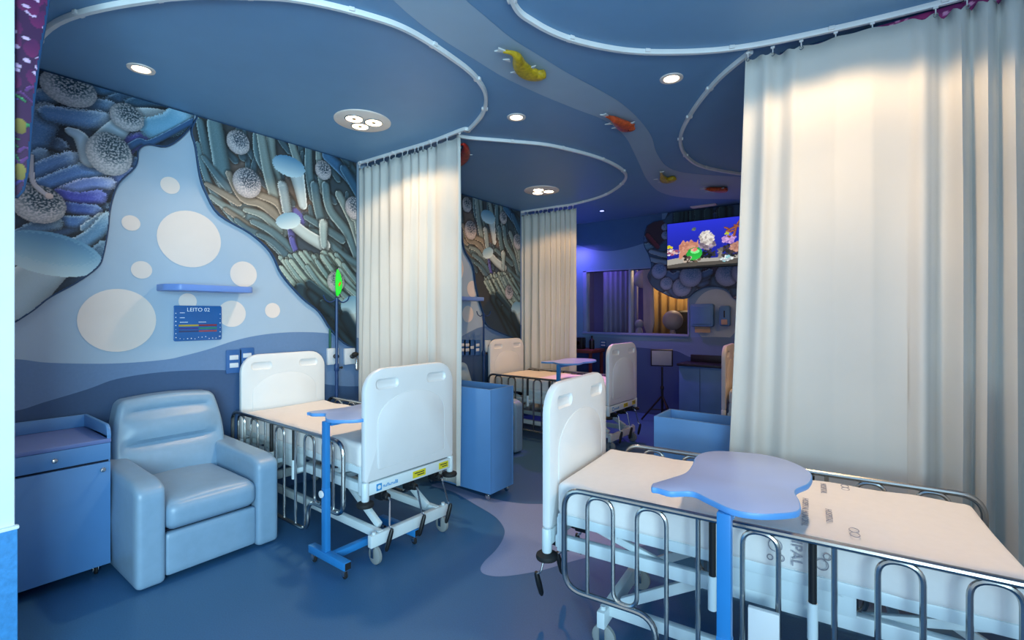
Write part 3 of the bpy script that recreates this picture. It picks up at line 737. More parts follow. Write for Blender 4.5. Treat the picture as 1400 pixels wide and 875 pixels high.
for pts, r0, r1, body, rim in [
    ([(60, 175), (100, 165), (150, 150)], 22, 26, '4a78ac', 'a4c4e0'), ([(290, 125), (330, 132), (365, 138)], 18, 22, '3c6a94', '84acc8'), ([(330, 175), (370, 160), (410, 150)], 18, 20, '34587c', '7ca0bc'), ([(410, 178), (450, 165), (500, 160)], 20, 20, '2f5676', '6e96b2'),
    ([(75, 330), (110, 270), (148, 205)], 46, 34, '5482b8', 'b4d0ea'), ([(230, 172), (290, 178), (340, 186)], 22, 24, '4c78a6', 'a0c0de'), ([(150, 205), (235, 218), (318, 228)], 26, 32, '5a88be', 'b8d4ec'),
    ([(60, 430), (90, 380), (130, 335)], 28, 24, '4a74a8', '98bada'), ([(100, 390), (165, 365), (225, 348)], 24, 28, '5484c4', 'b0d0f0'), ([(360, 350), (400, 300), (470, 275)], 24, 22, '4448a8', '9aa4e4'),
    ([(110, 440), (205, 405), (318, 372)], 24, 32, '4f80c6', 'a8cdf0'), ([(300, 470), (340, 420), (410, 385)], 20, 14, '5c7cc8', 'b4c8f0'), ([(200, 450), (270, 425), (335, 420)], 22, 20, '7290d8', 'c4d4f6'), ([(185, 455), (245, 468), (305, 462)], 18, 22, '4450bc', '8a9ae8'),
    ([(185, 490), (240, 500), (292, 506)], 16, 20, '3c5cae', '8cace0'), ([(175, 535), (220, 540), (268, 540)], 16, 20, '4a78b8', 'a4c8e8'), ([(265, 560), (300, 540), (320, 530)], 14, 20, '7aa6cc', 'd4e6f2'), ([(240, 610), (290, 580), (335, 530)], 22, 20, '5c8eb8', 'b4d2e4'),
    ([(250, 690), (290, 650), (325, 620)], 22, 22, '3a5a78', '86a8c0'), ([(60, 800), (150, 750), (300, 690)], 26, 14, '1c3450', '3a5878'), ([(45, 850), (95, 805), (165, 780)], 18, 12, '3a58ac', '88a4e0'), ([(50, 590), (110, 560), (170, 545)], 22, 20, '456c94', '90b2cc')]:
    st(pts, r0, r1, body, rim)
st([(330, 290), (345, 270), (370, 245)], 34, 26, '9cbcd4', 'd4e4ee', 0, .4, .2); st([(425, 205), (480, 205), (525, 212)], 20, 16, 'b4ccdc', 'dfeaf0', 0, .4, .2)
st([(470, 250), (530, 235), (560, 205)], 34, 34, '6aa6cc', 'a8d0e6', .05, .5, .6); st([(370, 330), (430, 290), (470, 292), (600, 225)], 10, 8, '2c5484', '86aed0', 0, .6, 0)
st([(30, 800), (90, 735), (150, 680)], 66, 50, 'a8c2d2', 'd6e4ea', 0, .35, .1)
pr.blob(on_x(70, 348), rad(54, (70, 348)), rad(29, (70, 348)), 'c0dce6', '5c94bc', -.18, .0); pr.blob(on_x(66, 341), rad(48, (66, 341)), rad(19, (66, 341)), '9cc4d8', '4f86b2', -.18, .12)
st([(215, 258), (250, 280), (278, 345)], 12, 26, 'a4c0d8', 'dce8f0', 0, .4, .2)
for c, ru, rv in [((93, 123), 34, 24), ((172, 162), 22, 18.5), ((148, 212), 29, 29), ((52, 280), 32, 26)]:
    pr.ball(on_x(*c), rad(ru*.86, c), rad(rv, c), '1c3a4c', 'c8ccd6', 135)
st([(95, 335), (96, 400), (110, 430), (148, 460)], 6, 7, 'c4c4d0', 'eceaf0', 0, .3, .2); pr.blob(on_x(66, 269), .018, .018, 'c8b8b8', 'e8dcd8')
panel('blue coral mural panel high on the left wall above the bedside cabinet', outA, pr, WL, sm=0)
# teal coral panel beside the curtain, and its sister in the second bay
Bp = [(267, 161), (259.4, 179), (265, 202), (271, 241), (279, 264), (298, 295), (341, 320.6), (368, 346), (383.7, 377), (411, 408), (434, 427), (450, 451), (469, 470), (486.6, 478), (500, 492)]
Bo = [(p[0], p[1]) for p in smoothp([(p[0], p[1], 0) for p in tr(Bp)], 4)]
def teal(d, off):
    pr = Print(1.36+off, 2.98+off, .95, 2.905, d, '3a3f44')
    def S(pts): return [(p[0]+off, p[1]) for p in (on_x(x, y) for x, y in pts)]
    tc = [('5f7f8c', 'b9d0d2'), ('4a6a7c', 'a3bcc6'), ('3d5a6e', '93aebc'), ('6f8b90', 'c3d3d0')]
    for c in [((380, 290), 60, 50, '6a5f58'), ((320, 250), 30, 50, '665c58'), ((420, 330), 50, 40, '3b4a58'), ((470, 300), 40, 60, '35444e'), ((430, 440), 60, 50, '24384a'), ((390, 300), 25, 20, '5a5aa0')]:
        q = on_x(*c[0]); pr.blob((q[0]+off, q[1]), rad(c[1], c[0]), rad(c[2], c[0]), c[3], c[3], 0, .1)
    q5 = lambda pts: [(246+x/2.4654, 137+y/2.4654) for x, y in pts]
    def st(pts, r0, r1, body, rim, fuzz=.012, edge=.62, tip=.15):
        p = q5(pts); pr.tube(S(p), rad(r0/2.4654, p[0]), rad(r1/2.4654, p[-1]), body, rim, fuzz, edge, tip)
    for k in range(40):
        x, y = rng.uniform(60, 600), rng.uniform(80, 420); a = rng.uniform(1.2, 2.1); L = rng.uniform(60, 120)
        st([(x-L*math.cos(a)*.6+20, y+L*math.sin(a)), (x+rng.uniform(-8, 8), y+L*.5), (x, y)], 13, 8, '3c5563', '7f99a3')
    D, E1, G, T = ('557480', 'adc4ca'), ('4a6876', '9cb6be'), ('74898c', 'c4d2ce'), ('7c7a72', 'c6c0b4')
    for pts, r0, r1, c in [
        ([(230, 390), (150, 300), (95, 200), (62, 75)], 24, 12, E1), ([(185, 410), (120, 330), (80, 250), (55, 150)], 14, 8, D), ([(330, 300), (305, 200), (300, 135)], 18, 16, G), ([(300, 260), (262, 190), (255, 125)], 18, 15, D),
        ([(345, 500), (240, 395), (155, 290), (130, 190), (112, 85)], 30, 24, D), ([(160, 300), (120, 255), (75, 195)], 15, 8, E1), ([(190, 345), (130, 310), (85, 285)], 14, 8, T), ([(200, 385), (140, 355), (98, 325)], 14, 8, G), ([(250, 440), (200, 405), (150, 370)], 13, 8, T), ([(280, 460), (225, 435), (185, 405)], 13, 8, E1),
        ([(345, 440), (318, 340), (290, 240), (268, 120)], 22, 15, G), ([(335, 400), (270, 350), (205, 330), (160, 250)], 18, 11, T), ([(350, 390), (320, 345), (255, 318), (225, 300)], 16, 9, T), ([(330, 440), (275, 390), (215, 370)], 15, 9, G), ([(370, 500), (300, 440), (240, 410)], 16, 10, D), ([(360, 530), (310, 480), (262, 455)], 15, 9, E1),
        ([(445, 330), (430, 250), (428, 165)], 16, 13, D), ([(480, 310), (468, 240), (462, 170)], 15, 12, G), ([(400, 230), (385, 190), (372, 150)], 14, 13, G), ([(600, 300), (545, 240), (490, 190)], 24, 18, ('34628c', '7aa2c4')), ([(605, 330), (570, 270), (548, 235)], 18, 16, ('2f5878', '6f98b4')),
        ([(600, 580), (530, 500), (470, 400), (448, 290)], 20, 15, E1), ([(600, 545), (560, 450), (500, 370), (485, 290)], 18, 14, D), ([(605, 500), (575, 410), (530, 320)], 17, 14, G), ([(600, 450), (590, 400), (578, 395)], 15, 13, G), ([(540, 470), (480, 430), (420, 395)], 15, 10, E1), ([(530, 500), (460, 450), (415, 440)], 14, 9, D),
        ([(600, 560), (540, 520), (480, 465)], 15, 11, D), ([(600, 590), (540, 550), (468, 490)], 15, 12, G), ([(602, 620), (560, 590), (500, 545)], 16, 10, ('2a4250', '5c7884'))]:
        st(pts, r0, r1, *c)
    st([(375, 480), (365, 420), (345, 340)], 12, 14, '54589c', '9ca0d4', 0, .6, .2); st([(390, 520), (378, 490), (372, 470)], 10, 10, '5a5ca8', '8c90d0', 0, .6, .2)
    st([(355, 370), (345, 310), (340, 290)], 17, 17, '8098a4', 'ccd8da', .06, .6, .5)
    st([(388, 255), (398, 300), (408, 355)], 26, 15, 'b0c2ca', 'e2eaea', 0, .4, .1); q = q5([(362, 225)])[0]; Y, Z = on_x(*q); pr.blob((Y+off, Z), rad(23, q), rad(14, q), 'c4dce6', '4f84ac', -.05, .04)
    st([(365, 410), (420, 455), (480, 490)], 18, 22, 'b4c6ca', 'e6ecea', 0, .4, .1); q = q5([(360, 408)])[0]; Y, Z = on_x(*q); pr.blob((Y+off, Z), rad(18, q), rad(11, q), 'd0e2e6', '6c9cbc', .35, .04)
    for k in range(70):
        f = (k*.618) % 1; g = rng.uniform(0, 1); x, y = 335+f*215, 525-38*math.sin(f*PI*.7)+f*35+g*55
        L = rng.uniform(90, 150); c = (('7a9898', 'cadcd4'), ('66868c', 'b4ccc8'), ('8ea8a2', 'd6e4da'))[k % 3]
        st([(x+L*.85, y+L*.95), (x+L*.42, y+L*.55), (x+rng.uniform(-4, 4), y)], 9, 8, c[0], c[1], 0, .8, .45)
    for pts, r in (([(400, 640), (470, 730), (560, 860)], 24), ([(440, 650), (510, 740), (600, 850)], 22), ([(480, 690), (540, 750), (600, 810)], 20), ([(430, 620), (520, 690), (600, 770)], 14)): st(pts, r, r*.8, '203a48', '54747f', 0, .75, 0)
    q = q5([(575, 690)])[0]; st([(570, 700), (600, 740), (640, 770)], 24, 26, 'b4c8cc', 'dfe8e6', 0, .4, .1); Y, Z = on_x(*q); pr.blob((Y+off, Z), rad(18, q), rad(12, q), 'b8d2da', '6c9cb8', .2, .03)
    st([(550, 730), (580, 780), (610, 820)], 20, 20, '1a2e3a', '30505e', 0, .6, 0)
    st([(480, 490), (478, 455), (478, 418)], 12, 16, '94acb0', 'd4e0de', .06, .6, .4)
    for c, r in [((191, 145), 40), ((221, 281), 50), ((477, 238), 32), ((582, 365), 38), ((520, 612), 35)]:
        q = q5([c])[0]; Y, Z = on_x(*q); pr.ball((Y+off, Z), rad(r*.92/2.4654, q), rad(r/2.4654, q), '22384a', 'c8c4ca', 150)
    return pr
yE = 2.765
panel('teal and brown coral mural panel on the left wall next to the nearest curtain', [(Bo[0][0], TOPZ)]+[p for p in Bo if p[0] < yE-.02]+[(yE, 1.02), (yE, TOPZ)], teal(.0045, 0), WL, sm=0)
of = 2.62; Cp = [on_x(x, y) for x, y in [(629, 314), (632.7, 341), (644.6, 365), (649, 394.5), (659, 430), (664, 445), (680, 454), (702.5, 463)]]
Co = [(Bo[0][0]+of, TOPZ), (Bo[0][0]+of, 2.7)]+[p for p in [(q[0]+of, q[1]) for q in Bo] if p[0] < Cp[0][0]-.25 and p[1] < 2.7]
Co += [(p[0], p[1]) for p in smoothp([(a, b, 0) for a, b in Cp], 4)]+[(5.43, 1.12), (5.43, TOPZ)]
panel('teal coral mural panel between the two left curtains in the middle bay', Co, teal(.009, of), WL, sm=0)
# purple coral panel at the end of the near partition
P_px = [(80, -95), (74, -40), (68, 0), (62, 40), (58, 60), (53, 95), (46, 150), (42, 200), (39, 235), (33, 262), (24, 272)]
XP = CXN-.05; pe = [on_x(x, y, XP) for x, y in P_px]; pe = [(a, min(b, TOPZ)) for a, b in pe]
pr = Print(.2, .75, 1.7, 2.905, .004, '3a1140')
for k in range(150):
    y, z = rng.uniform(.2, .75), rng.uniform(2.3, 2.9); pr.ball((y, z), .011, .008, 'c9a0cf', 'd8b8dc', 50)
    y, z = rng.uniform(.2, .75), rng.uniform(2.3, 2.9); pr.blob((y, z), .02, .03, '6a1550', '4a1048')
for k in range(120):
    y, z = rng.uniform(.2, .6), rng.uniform(1.7, 2.3); pr.tube([(y, z), (y+.02, z+.02), (y+.05, z+.03*rng.uniform(-1, 1))], .006, .003, ('2f7a4a', '3a2a7a', '5a2a6a')[k % 3], ('58b070', '6a4aa8', '8a4a90')[k % 3])
for z in (2.15, 1.98, 1.85): pr.blob((.33, z), .018, .03, '6a5c28', '8a7a34')
panel('purple coral mural panel at upper left beside the pale partition edge', [(.30, TOPZ)]+[(a, b) for a, b in pe if b < TOPZ+.001]+[(.30, pe[-1][1])], pr, XP, .02, 0)
# purple coral strip above the right curtain
pr = Print(-.50, .75, 2.5, 2.9, .006, '7a2468')
for k in range(260):
    x, z = rng.uniform(-.5, .8), rng.uniform(2.5, 2.9); pr.blob((x, z), .022, .018, 'a8347e', '8a2068'); x, z = rng.uniform(-.5, .8), rng.uniform(2.5, 2.9); pr.blob((x, z), .010, .008, 'd48ac0', 'e0a0cc')
t = panel('purple coral mural strip under the ceiling behind the right curtain top', [(-.40, 2.9-.005), (.74, 2.895), (.74, 2.80), (.4, 2.81), (0, 2.80), (-.3, 2.82), (-.40, 2.82)], pr, 3.02, .02, 0, axis='y')
# coral mural on the back wall around the television
D_px = [(882, 318), (881, 335), (888, 350), (891, 365), (886, 378), (893, 392), (905, 400), (920, 407), (933, 409), (942, 407), (950, 400), (960, 394.5), (972, 392), (986, 393), (996, 398), (1003, 408), (1012, 410)]
Do = [(p[0], p[1]) for p in smoothp([(*on_y(x, y), 0) for x, y in D_px], 4)]
Do = [(on_y(914, 292)[0], TOPZ), on_y(910, 300), on_y(895, 303), on_y(885, 309)]+Do+[(-.85, 1.62), (-.85, TOPZ)]
pr = Print(-2.75, -.8, 1.5, 2.905, .008, '3a5c80')
def SY(pts): return [on_y(x, y) for x, y in pts]
ry = lambda px: px*6.5/F
for k in range(40):
    x, y = rng.uniform(880, 1040), rng.uniform(290, 410); p = [(x-14, y+rng.uniform(-8, 8)), (x-6, y+3), (x, y)]
    pr.tube(SY(p), ry(5), ry(rng.uniform(4, 7)), ('4a6fa6', '3a557c', '56506e', '5f8cae')[k % 4], ('8fb0d4', '6f8cb0', '8a7a9a', '9cc0d8')[k % 4], .05)
pr.blob(on_y(898, 318), ry(16), ry(20), '3a2c40', '40303c', 0, .1); pr.tube(SY([(886, 322), (893, 330), (900, 338)]), ry(3), ry(3), '6a3040', '8a4a50')
for x, y in ((905, 348), (900, 357)): pr.tube(SY([(x+12, y+2), (x, y), (x-14, y-4)]), ry(3.5), ry(3), '7b9cbc', 'bccbdc')
for k in range(18): x = rng.uniform(918, 1010); pr.tube(SY([(x, 306), (x+1, 298), (x+1, 291-rng.uniform(0, 6))]), ry(4), ry(4.5), '33545c', '587c84', .05)
for c, r in [((902, 371), 11), ((912, 388), 9), ((933, 393), 13), ((945, 378), 15), ((995, 376), 15), ((1018, 372), 15), ((911, 322), 6), ((910, 311), 5)]:
    pr.ball(on_y(*c), ry(r), ry(r), '4a78ac', '98aad8', 60, .9)
panel('blue coral mural panel on the back wall around the television', Do, pr, YB, .03, 0, axis='y')

# --- wall shelf, bed sign, outlets
def make_shelf(label, y, grp=None):
    t = thing('wall_shelf', label, 'shelf', (WL+.003, y, 1.635), 0, grp)
    o = [(0, -.27), (.215, -.27), (.215, -.27), (.22, .20), (.16, .27), (0, .27)]
    o = [(0, -.28), (.14, -.28), (.225, -.21), (.225, .25), (.205, .275), (0, .275)]
    bm = B(); prism(bm, [(p[0], p[1]) for p in fillet([(a, b, 0) for a, b in o], .025, 4, True)], -.022, .022, bev=.004); obj('shelf_board', bm, M['shelf'], t)
    return t
make_shelf('blue shelf board on the left wall above the blue bed sign', 1.45); make_shelf('blue shelf board on the wall of the middle left bay beside the nearest curtain', 4.15)
t = thing('bed_sign', 'blue printed bed sign headed LEITO 02 under the nearest wall shelf', 'sign', (WL+.004, 1.43, 1.387))
bm = B(); prism(bm, rrect(-.156, .156, -.127, .127, .012, 4), 0, .008, bev=.002, mtx=basis((0, 1, 0), (0, 0, 1), (0, 0, 0))); obj('sign_board', bm, M['board'], t)
text('sign_lettering', 'LEITO 02', .038, M['wtext'], t, basis((0, 1, 0), (0, 0, 1), (.0085, 0, .097)))
def smat(n, h): return mat(n, h, .5)
for k, (z, a, b, c) in enumerate([(-.016, -.125, 0, 'b59a3c'), (-.016, .002, .122, '8a2c3c'), (-.037, -.125, 0, '3a3a86'), (-.037, .002, .122, '2f8068'), (-.058, -.125, 0, '35426e'), (-.058, .002, .122, '9a4a54')]):
    bm = B(); box(bm, .0078, .0088, a, b, z-.0065, z+.0065); obj('colour_bar', bm, smat('sign_bar_%d' % k, c), t)
bm = B()
for k in range(26):
    if k < 13: y, z = -.14+.28*k/12, -.108+rng.uniform(-.008, .008)
    elif k < 19: y, z = .145, -.1+.2*(k-13)/6
    else: y, z = -.143, -.1+.2*(k-19)/7
    r = rng.uniform(.002, .0045); flat_poly(bm, [(.0086, y+r*math.cos(PI/4*q), z+r*math.sin(PI/4*q)) for q in range(8)], 0, (1, 0, 0))
for y, z, w in ((-.118, .075, .03), (-.118, .04, .03), (-.118, .008, .05), (.0, .008, .05)):
    box(bm, .0078, .0086, y, y+w, z-.002, z+.002)
obj('sign_marks', bm, M['wtext'], t)
def outlet(label, x, y, white=True, w=.055, h=.09, dbl=True, off=0, grp=None):
    Y, Z = on_x(x, y); t = thing('wall_outlet', label, 'outlet', (WL+.003, Y+off, Z), 0, grp)
    bm = B(); prism(bm, rrect(-w, w, -h, h, .008, 3), 0, .009, bev=.002, mtx=basis((0, 1, 0), (0, 0, 1), (0, 0, 0))); obj('cover_plate', bm, M['plate'], t)
    for z in ((-.03, .03) if dbl else (0,)):
        bm = B(); box(bm, .006, .0125, -.032, .032, z-.018, z+.018, bev=.003); obj('socket', bm, M['switch'], t)
    return t
outlet('blue outlet plate with two white sockets left of the nearest left headboard', 319, 494)
outlet('blue outlet plate peeking out behind the nearest left headboard', 337, 491)
for k, (x, nm) in enumerate(((631, 'first'), (638, 'second'), (644.5, 'third'), (652, 'fourth'))): outlet('%s from the left of the four small outlets in the middle left bay' % nm, x, 475, True, .06, .095, k != 2, 0, 'outlets in the middle bay')
def gas(label, Y, Z):
    t = thing('gas_outlet', label, 'medical gas outlet', (WL+.003, Y, Z)); bm = B(); box(bm, 0, .03, -.055, .055, -.075, .075, bev=.006); obj('outlet_housing', bm, M['switch'], t)
    bm = B(); lathe(bm, [(.02, .03), (.022, .05), (.016, .055), (.016, .075), (.008, .078)], (0, .015, 0), 'x', 14); obj('valve', bm, M['dgrey'], t)
    return t
Y, Z = on_x(453, 487); gas('white medical gas outlet right of the nearest left headboard', Y, Z)
Y2, Z2 = on_x(476, 487); g = gas('white medical gas outlet with flowmeter beside the nearest left curtain', Y2, Z2)
bm = B(); lathe(bm, [(.008, -.13), (.016, -.12), (.016, -.03), (.01, -.02)], (.085, .03, 0), 'z', 14); tube(bm, [(.06, .02, 0), (.085, .03, -.02)], .012, 10); obj('flowmeter', bm, M['chrome'], g)
bm = B(); sphere(bm, (.07, .025, .02), .028, 0, (1, 1.2, .8)); obj('flow_knob', bm, M['blackrub'], g)
Y3, Z3 = on_x(665, 473); gas('white medical gas outlet beside the middle left headboard', Y3, Z3)
ho = [on_x(450.5, 420), on_x(450, 482)]
bm = B(); tube(bm, [(WL+.012, ho[1][0], ho[1][1]-.03), (WL+.014, ho[1][0], ho[0][1]-.18)], .011, 8); tag(obj('gas_hose', bm, M['hoseg']), 'dark green pipe rising from the medical gas outlet behind the bed', 'pipe')
# --- IV poles
def ivpole(label, x, y, h, fish=False):
    t = thing('iv_pole', label, 'iv pole', (x, y, 0))
    bm = B()
    for k in range(4):
        a = PI/4+k*PI/2; tube(bm, [(0, 0, .12), (.11*math.cos(a), .11*math.sin(a), .011)], .011, 8)
    obj('base', bm, M['pole'], t)
    bm = B(); tube(bm, [(0, 0, .1), (0, 0, .98)], .015, 12); tube(bm, [(0, 0, .98), (0, 0, h-.25)], .012, 10); lathe(bm, [(.016, .94), (.022, .95), (.022, 1.0), (.016, 1.01)], (0, 0, 0), 'z', 12); obj('pole', bm, M['pole'], t)
    bm = B(); tube(bm, [(0, .02, .97), (0, .05, .97)], .008, 8); sphere(bm, (0, .05, .97), .012); obj('clamp_knob', bm, M['blackrub'], t)
    bm = B()
    for s in (-1, 1): tube(bm, smoothp([(0, 0, h-.26), (0, s*.06, h-.29), (0, s*.11, h-.27), (0, s*.13, h-.23)], 5), .0055, 8)
    obj('hook', bm, M['pole'], t)
    if fish:
        o = [(.0, h-.235), (.035, h-.20), (.05, h-.13), (.04, h-.06), (.02, h-.01), (.0, h+.005), (-.012, h-.05), (-.016, h-.12), (-.012, h-.2)]
        o = [(p[0], p[1]) for p in smoothp([(a, b, 0) for a, b in o], 4, True)]
        bm = B(); prism(bm, o, -.006, .006, bev=.002, mtx=basis((0, 1, 0), (0, 0, 1), (0.0, .004, 0))); orn = obj('fish_ornament', bm, M['green'], t)
        bm = B(); prism(bm, [(.008, h-.13), (.03, h-.10), (.036, h-.12), (.018, h-.15)], .006, .008, mtx=basis((0, 1, 0), (0, 0, 1), (0, .004, 0))); obj('fin', bm, M['orange'], orn)
    return t
ivpole('dark blue IV pole with green fish ornament behind the nearest left bed', -3.835, 2.50, 1.85, True)
ivpole('dark IV pole with hooks in the middle left bay beside the headboard', -3.80, 4.50, 1.72)

# --- television
t = thing('television', 'wall television showing a coral reef aquarium', 'television', (0, YB-.06, 0))
TX0, TX1, TZ0, TZ1 = -2.29, -1.17, 2.09, 2.722
bm = B(); box(bm, TX0-.008, TX1+.008, -.025, .02, TZ0-.01, TZ1+.008, bev=.004); obj('housing', bm, M['black'], t)
bm = B(); box(bm, -1.95, -1.5, .02, .0297, 2.25, 2.55); obj('wall_bracket', bm, M['black'], t)
pr = Print(TX0, TX1, TZ0, TZ1, .005, '1f2ccf')
pr.img[:] = h3('141c86')*(1-((pr.V-TZ0)/(TZ1-TZ0))[..., None])+h3('2a34d2')*((pr.V-TZ0)/(TZ1-TZ0))[..., None]
sand = TZ0+.13+.02*np.sin((pr.U-TX0)*7)+.05*(pr.U-TX0-.3)*.3; k = pr.V < sand; pr.img[k] = h3('a8a49c'); k = pr.V < sand-.06-.02*np.sin((pr.U-TX0)*5+1); pr.img[k] = h3('55504a'); k = pr.V < TZ0+.012+.02*(pr.U-TX0); pr.img[k] = h3('1a1a1a')
def tv(fx, fy): return (TX0+.97*fx*1.0, TZ0+(TZ1-TZ0)*fy)        # fx 0..1 over the part seen
def corals(fx, fy, w, h, cols, n):
    for _ in range(n):
        a, r = rng.uniform(0, 6.3), math.sqrt(rng.uniform(0, 1)); q = tv(fx+w*r*math.cos(a), fy+h*r*math.sin(a)); c = cols[rng.integers(len(cols))]; s = rng.uniform(.010, .026)
        d = '#'; pr.blob(q, s, s*.8, c, c, 0, .15)
k = (np.abs(pr.U-tv(.3, 0)[0]) < .13) & (pr.V > tv(0, .2)[1]) & (pr.V < tv(0, .56)[1]+.03*np.sin(pr.U*60)); pr.img[k] = h3('c98a72')
corals(.30, .45, .12, .12, ['c08068', 'd69a80', 'b57460'], 60); corals(.07, .36, .10, .06, ['9a5068', 'b0483a', '6a5a9a', 'd8b0a8', 'e8e0e0'], 50); corals(.04, .47, .03, .03, ['e0d020', 'c8c018'], 8)
corals(.55, .28, .11, .10, ['14161a', '22242a', '30303a'], 60); corals(.55, .47, .10, .09, ['8f8290', 'b4a2b0', '6f6270'], 70); corals(.55, .62, .09, .13, ['d8d2cc', 'c2bab4', 'e6e0da', 'a89e9a'], 110)
corals(.36, .22, .13, .10, ['3a3c34', '6a5a48', '26241e'], 40); q = tv(.38, .3); pr.blob(q, .105, .085, '35c84a', '1f9a3a', .2, .05); pr.blob((q[0]+.01, q[1]+.03), .06, .03, '7df08a', '8af89a'); corals(.27, .2, .06, .06, ['5a4a42', 'c0b0a0', '2a2622'], 30); corals(.38, .38, .04, .02, ['e08070', 'e8b0a0'], 10)
corals(.85, .30, .12, .14, ['1a181c', '2a2628', '40383c'], 80); corals(.84, .55, .08, .08, ['b48ac8', 'd0a8dc', '9a70b4'], 60); corals(.93, .38, .08, .09, ['b4806e', 'c89480', '9a6858'], 60); corals(.80, .16, .07, .05, ['e0e8e8', '8ac8d0', 'b0b8c0'], 30); corals(.72, .3, .03, .14, ['8a8278', '6a645c'], 20)
for b in ([(.84, .6), (.83, .75), (.78, .8)], [(.9, .62), (.93, .8), (.97, .92)], [(.93, .8), (.86, .76), (.8, .72)], [(.97, .6), (.97, .78), (.9, .83)], [(.83, .62), (.86, .7), (.9, .72)], [(1.02, .6), (1.0, .8), (1.04, .95)]): pr.tube([tv(*p) for p in b], .014, .008, '9a5430', 'd08a50')
corals(.86, .66, .03, .02, ['3a50d8', '4a60e8'], 6); corals(.8, .68, .03, .02, ['b8c020'], 5); corals(.37, .83, .015, .02, ['50605a', '7a8478'], 5); corals(1.06, .45, .1, .2, ['6a5a58', '40383a', 'a08a80'], 60)
print_obj('screen', pr.mesh(lambda a, b: (a, -.0262, b)), M['tvp'], t)
# --- dispensers, back outlet
x0, z0 = on_y(962, 431); t = thing('towel_dispenser', 'blue paper towel dispenser on the back wall below the television', 'dispenser', (x0, YB-.0008, z0))
bm = B(); prism(bm, rrect(-.148, .148, -.155, .155, .03, 4), 0, .10, bev=.012, mtx=basis((1, 0, 0), (0, 0, 1), (0, 0, 0))); obj('housing', bm, M['disp'], t)
bm = B(); prism(bm, rrect(-.125, .125, -.125, .13, .02, 4), .095, .104, bev=.004, mtx=basis((1, 0, 0), (0, 0, 1), (0, 0, 0))); obj('cover', bm, M['disp'], t)
bm = B(); box(bm, -.10, .10, -.055, -.049, -.235, -.15); obj('paper_towel', bm, M['paper'], t)
x0, z0 = on_y(992.5, 432); t = thing('soap_dispenser', 'narrow blue soap dispenser right of the paper towel dispenser', 'dispenser', (x0, YB-.0008, z0))
bm = B(); prism(bm, rrect(-.068, .068, -.135, .135, .03, 4), 0, .09, bev=.012, mtx=basis((1, 0, 0), (0, 0, 1), (0, 0, 0))); obj('housing', bm, M['disp'], t)
bm = B(); prism(bm, rrect(-.038, .038, -.115, -.045, .012, 3), .085, .105, bev=.006, mtx=basis((1, 0, 0), (0, 0, 1), (0, 0, 0))); obj('push_button', bm, M['paper'], t)
bm = B(); box(bm, -.008, .008, -.094, -.088, -.02, .07); obj('level_window', bm, M['dgrey'], t)
x0, z0 = on_y(825, 470); t = thing('wall_outlet', 'small outlet pair on the back wall under the observation window', 'outlet', (x0, YB-.004, z0))
bm = B(); prism(bm, rrect(-.05, .05, -.05, .05, .01, 3), 0, .008, bev=.002, mtx=basis((1, 0, 0), (0, 0, 1), (0, 0, 0))); obj('cover_plate', bm, M['plate'], t)
for z in (-.022, .022): bm = B(); box(bm, -.034, .034, -.012, -.006, z-.01, z+.01, bev=.002); obj('socket', bm, M['switch'], t)
# --- things along the back wall
t = thing('light_panel_stand', 'pale light panel on a black tripod in front of the back wall', 'light stand', (-2.26, 6.42, 0))
bm = B(); tube(bm, [(0, 0, .12), (0, 0, .45)], .017, 12); tube(bm, [(0, 0, .44), (0, 0, .74)], .013, 12); lathe(bm, [(.018, .43), (.024, .44), (.024, .47), (.018, .48)], (0, 0, 0), 'z', 12); obj('pole', bm, M['black'], t)
for k in range(3):
    a = R(200+120*k); bm = B(); tube(bm, [(.01*math.cos(a), .01*math.sin(a), .34), (.27*math.cos(a), .27*math.sin(a), .012)], .012, 8); tube(bm, [(.015*math.cos(a), .015*math.sin(a), .16), (.15*math.cos(a), .15*math.sin(a), .155)], .007, 6); obj('leg', bm, M['black'], t)
q = Matrix.Translation((0, -.02, .865)) @ Matrix.Rotation(R(20), 4, 'Z') @ Matrix.Rotation(R(8), 4, 'X')
bm = B(); box(bm, -.145, .145, -.02, .02, -.115, .115, 0, .006, mtx=q); obj('panel_housing', bm, M['dgrey'], t)
bm = B(); box(bm, -.128, .128, -.024, -.018, -.098, .098, 0, .003, mtx=q); obj('diffuser', bm, M['pgrey'], t)
t = thing('storage_cabinet', 'blue floor cabinet with dark worktop against the back wall', 'cabinet', (-1.78, 6.58, 0))
bm = B(); box(bm, -.245, .30, -.19, .20, .0, .775, bev=.004); obj('body', bm, M['disp'], t)
bm = B(); box(bm, -.268, .32, -.215, .205, .775, .805, bev=.004); box(bm, -.20, .30, .165, .205, .805, .90, bev=.004); obj('worktop', bm, M['dgrey'], t)
bm = B(); box(bm, .02, .024, -.193, -.186, .03, .76); obj('door_gap', bm, M['dgrey'], t)
t = thing('side_table', 'reddish wooden side table in the far left corner behind the second curtain', 'table', (-3.55, 6.5, 0))
bm = B(); box(bm, -.3, .3, -.22, .22, .88, .93, bev=.006); obj('tabletop', bm, M['redwood'], t)
for x in (-.26, .26):
    for y in (-.18, .18): bm = B(); box(bm, x-.02, x+.02, y-.02, y+.02, 0, .88, bev=.003); obj('leg', bm, M['redwood'], t)
bm = B(); lathe(bm, [(.035, 0), (.038, .01), (.038, .13), (.015, .16), (.015, .19), (.018, .2)], (-3.36, 6.5, .93), 'z', 16); tag(obj('bottle', bm, M['black']), 'dark bottle on the reddish side table', 'bottle')
bm = B(); box(bm, -3.62, -3.47, 6.4, 6.52, .93, 1.1, bev=.01); lathe(bm, [(.045, 0), (.04, -.006), (.02, .002)], (-3.545, 6.4, 1.02), 'y', 16); tag(obj('speaker', bm, M['black']), 'small black speaker box on the reddish side table', 'speaker')
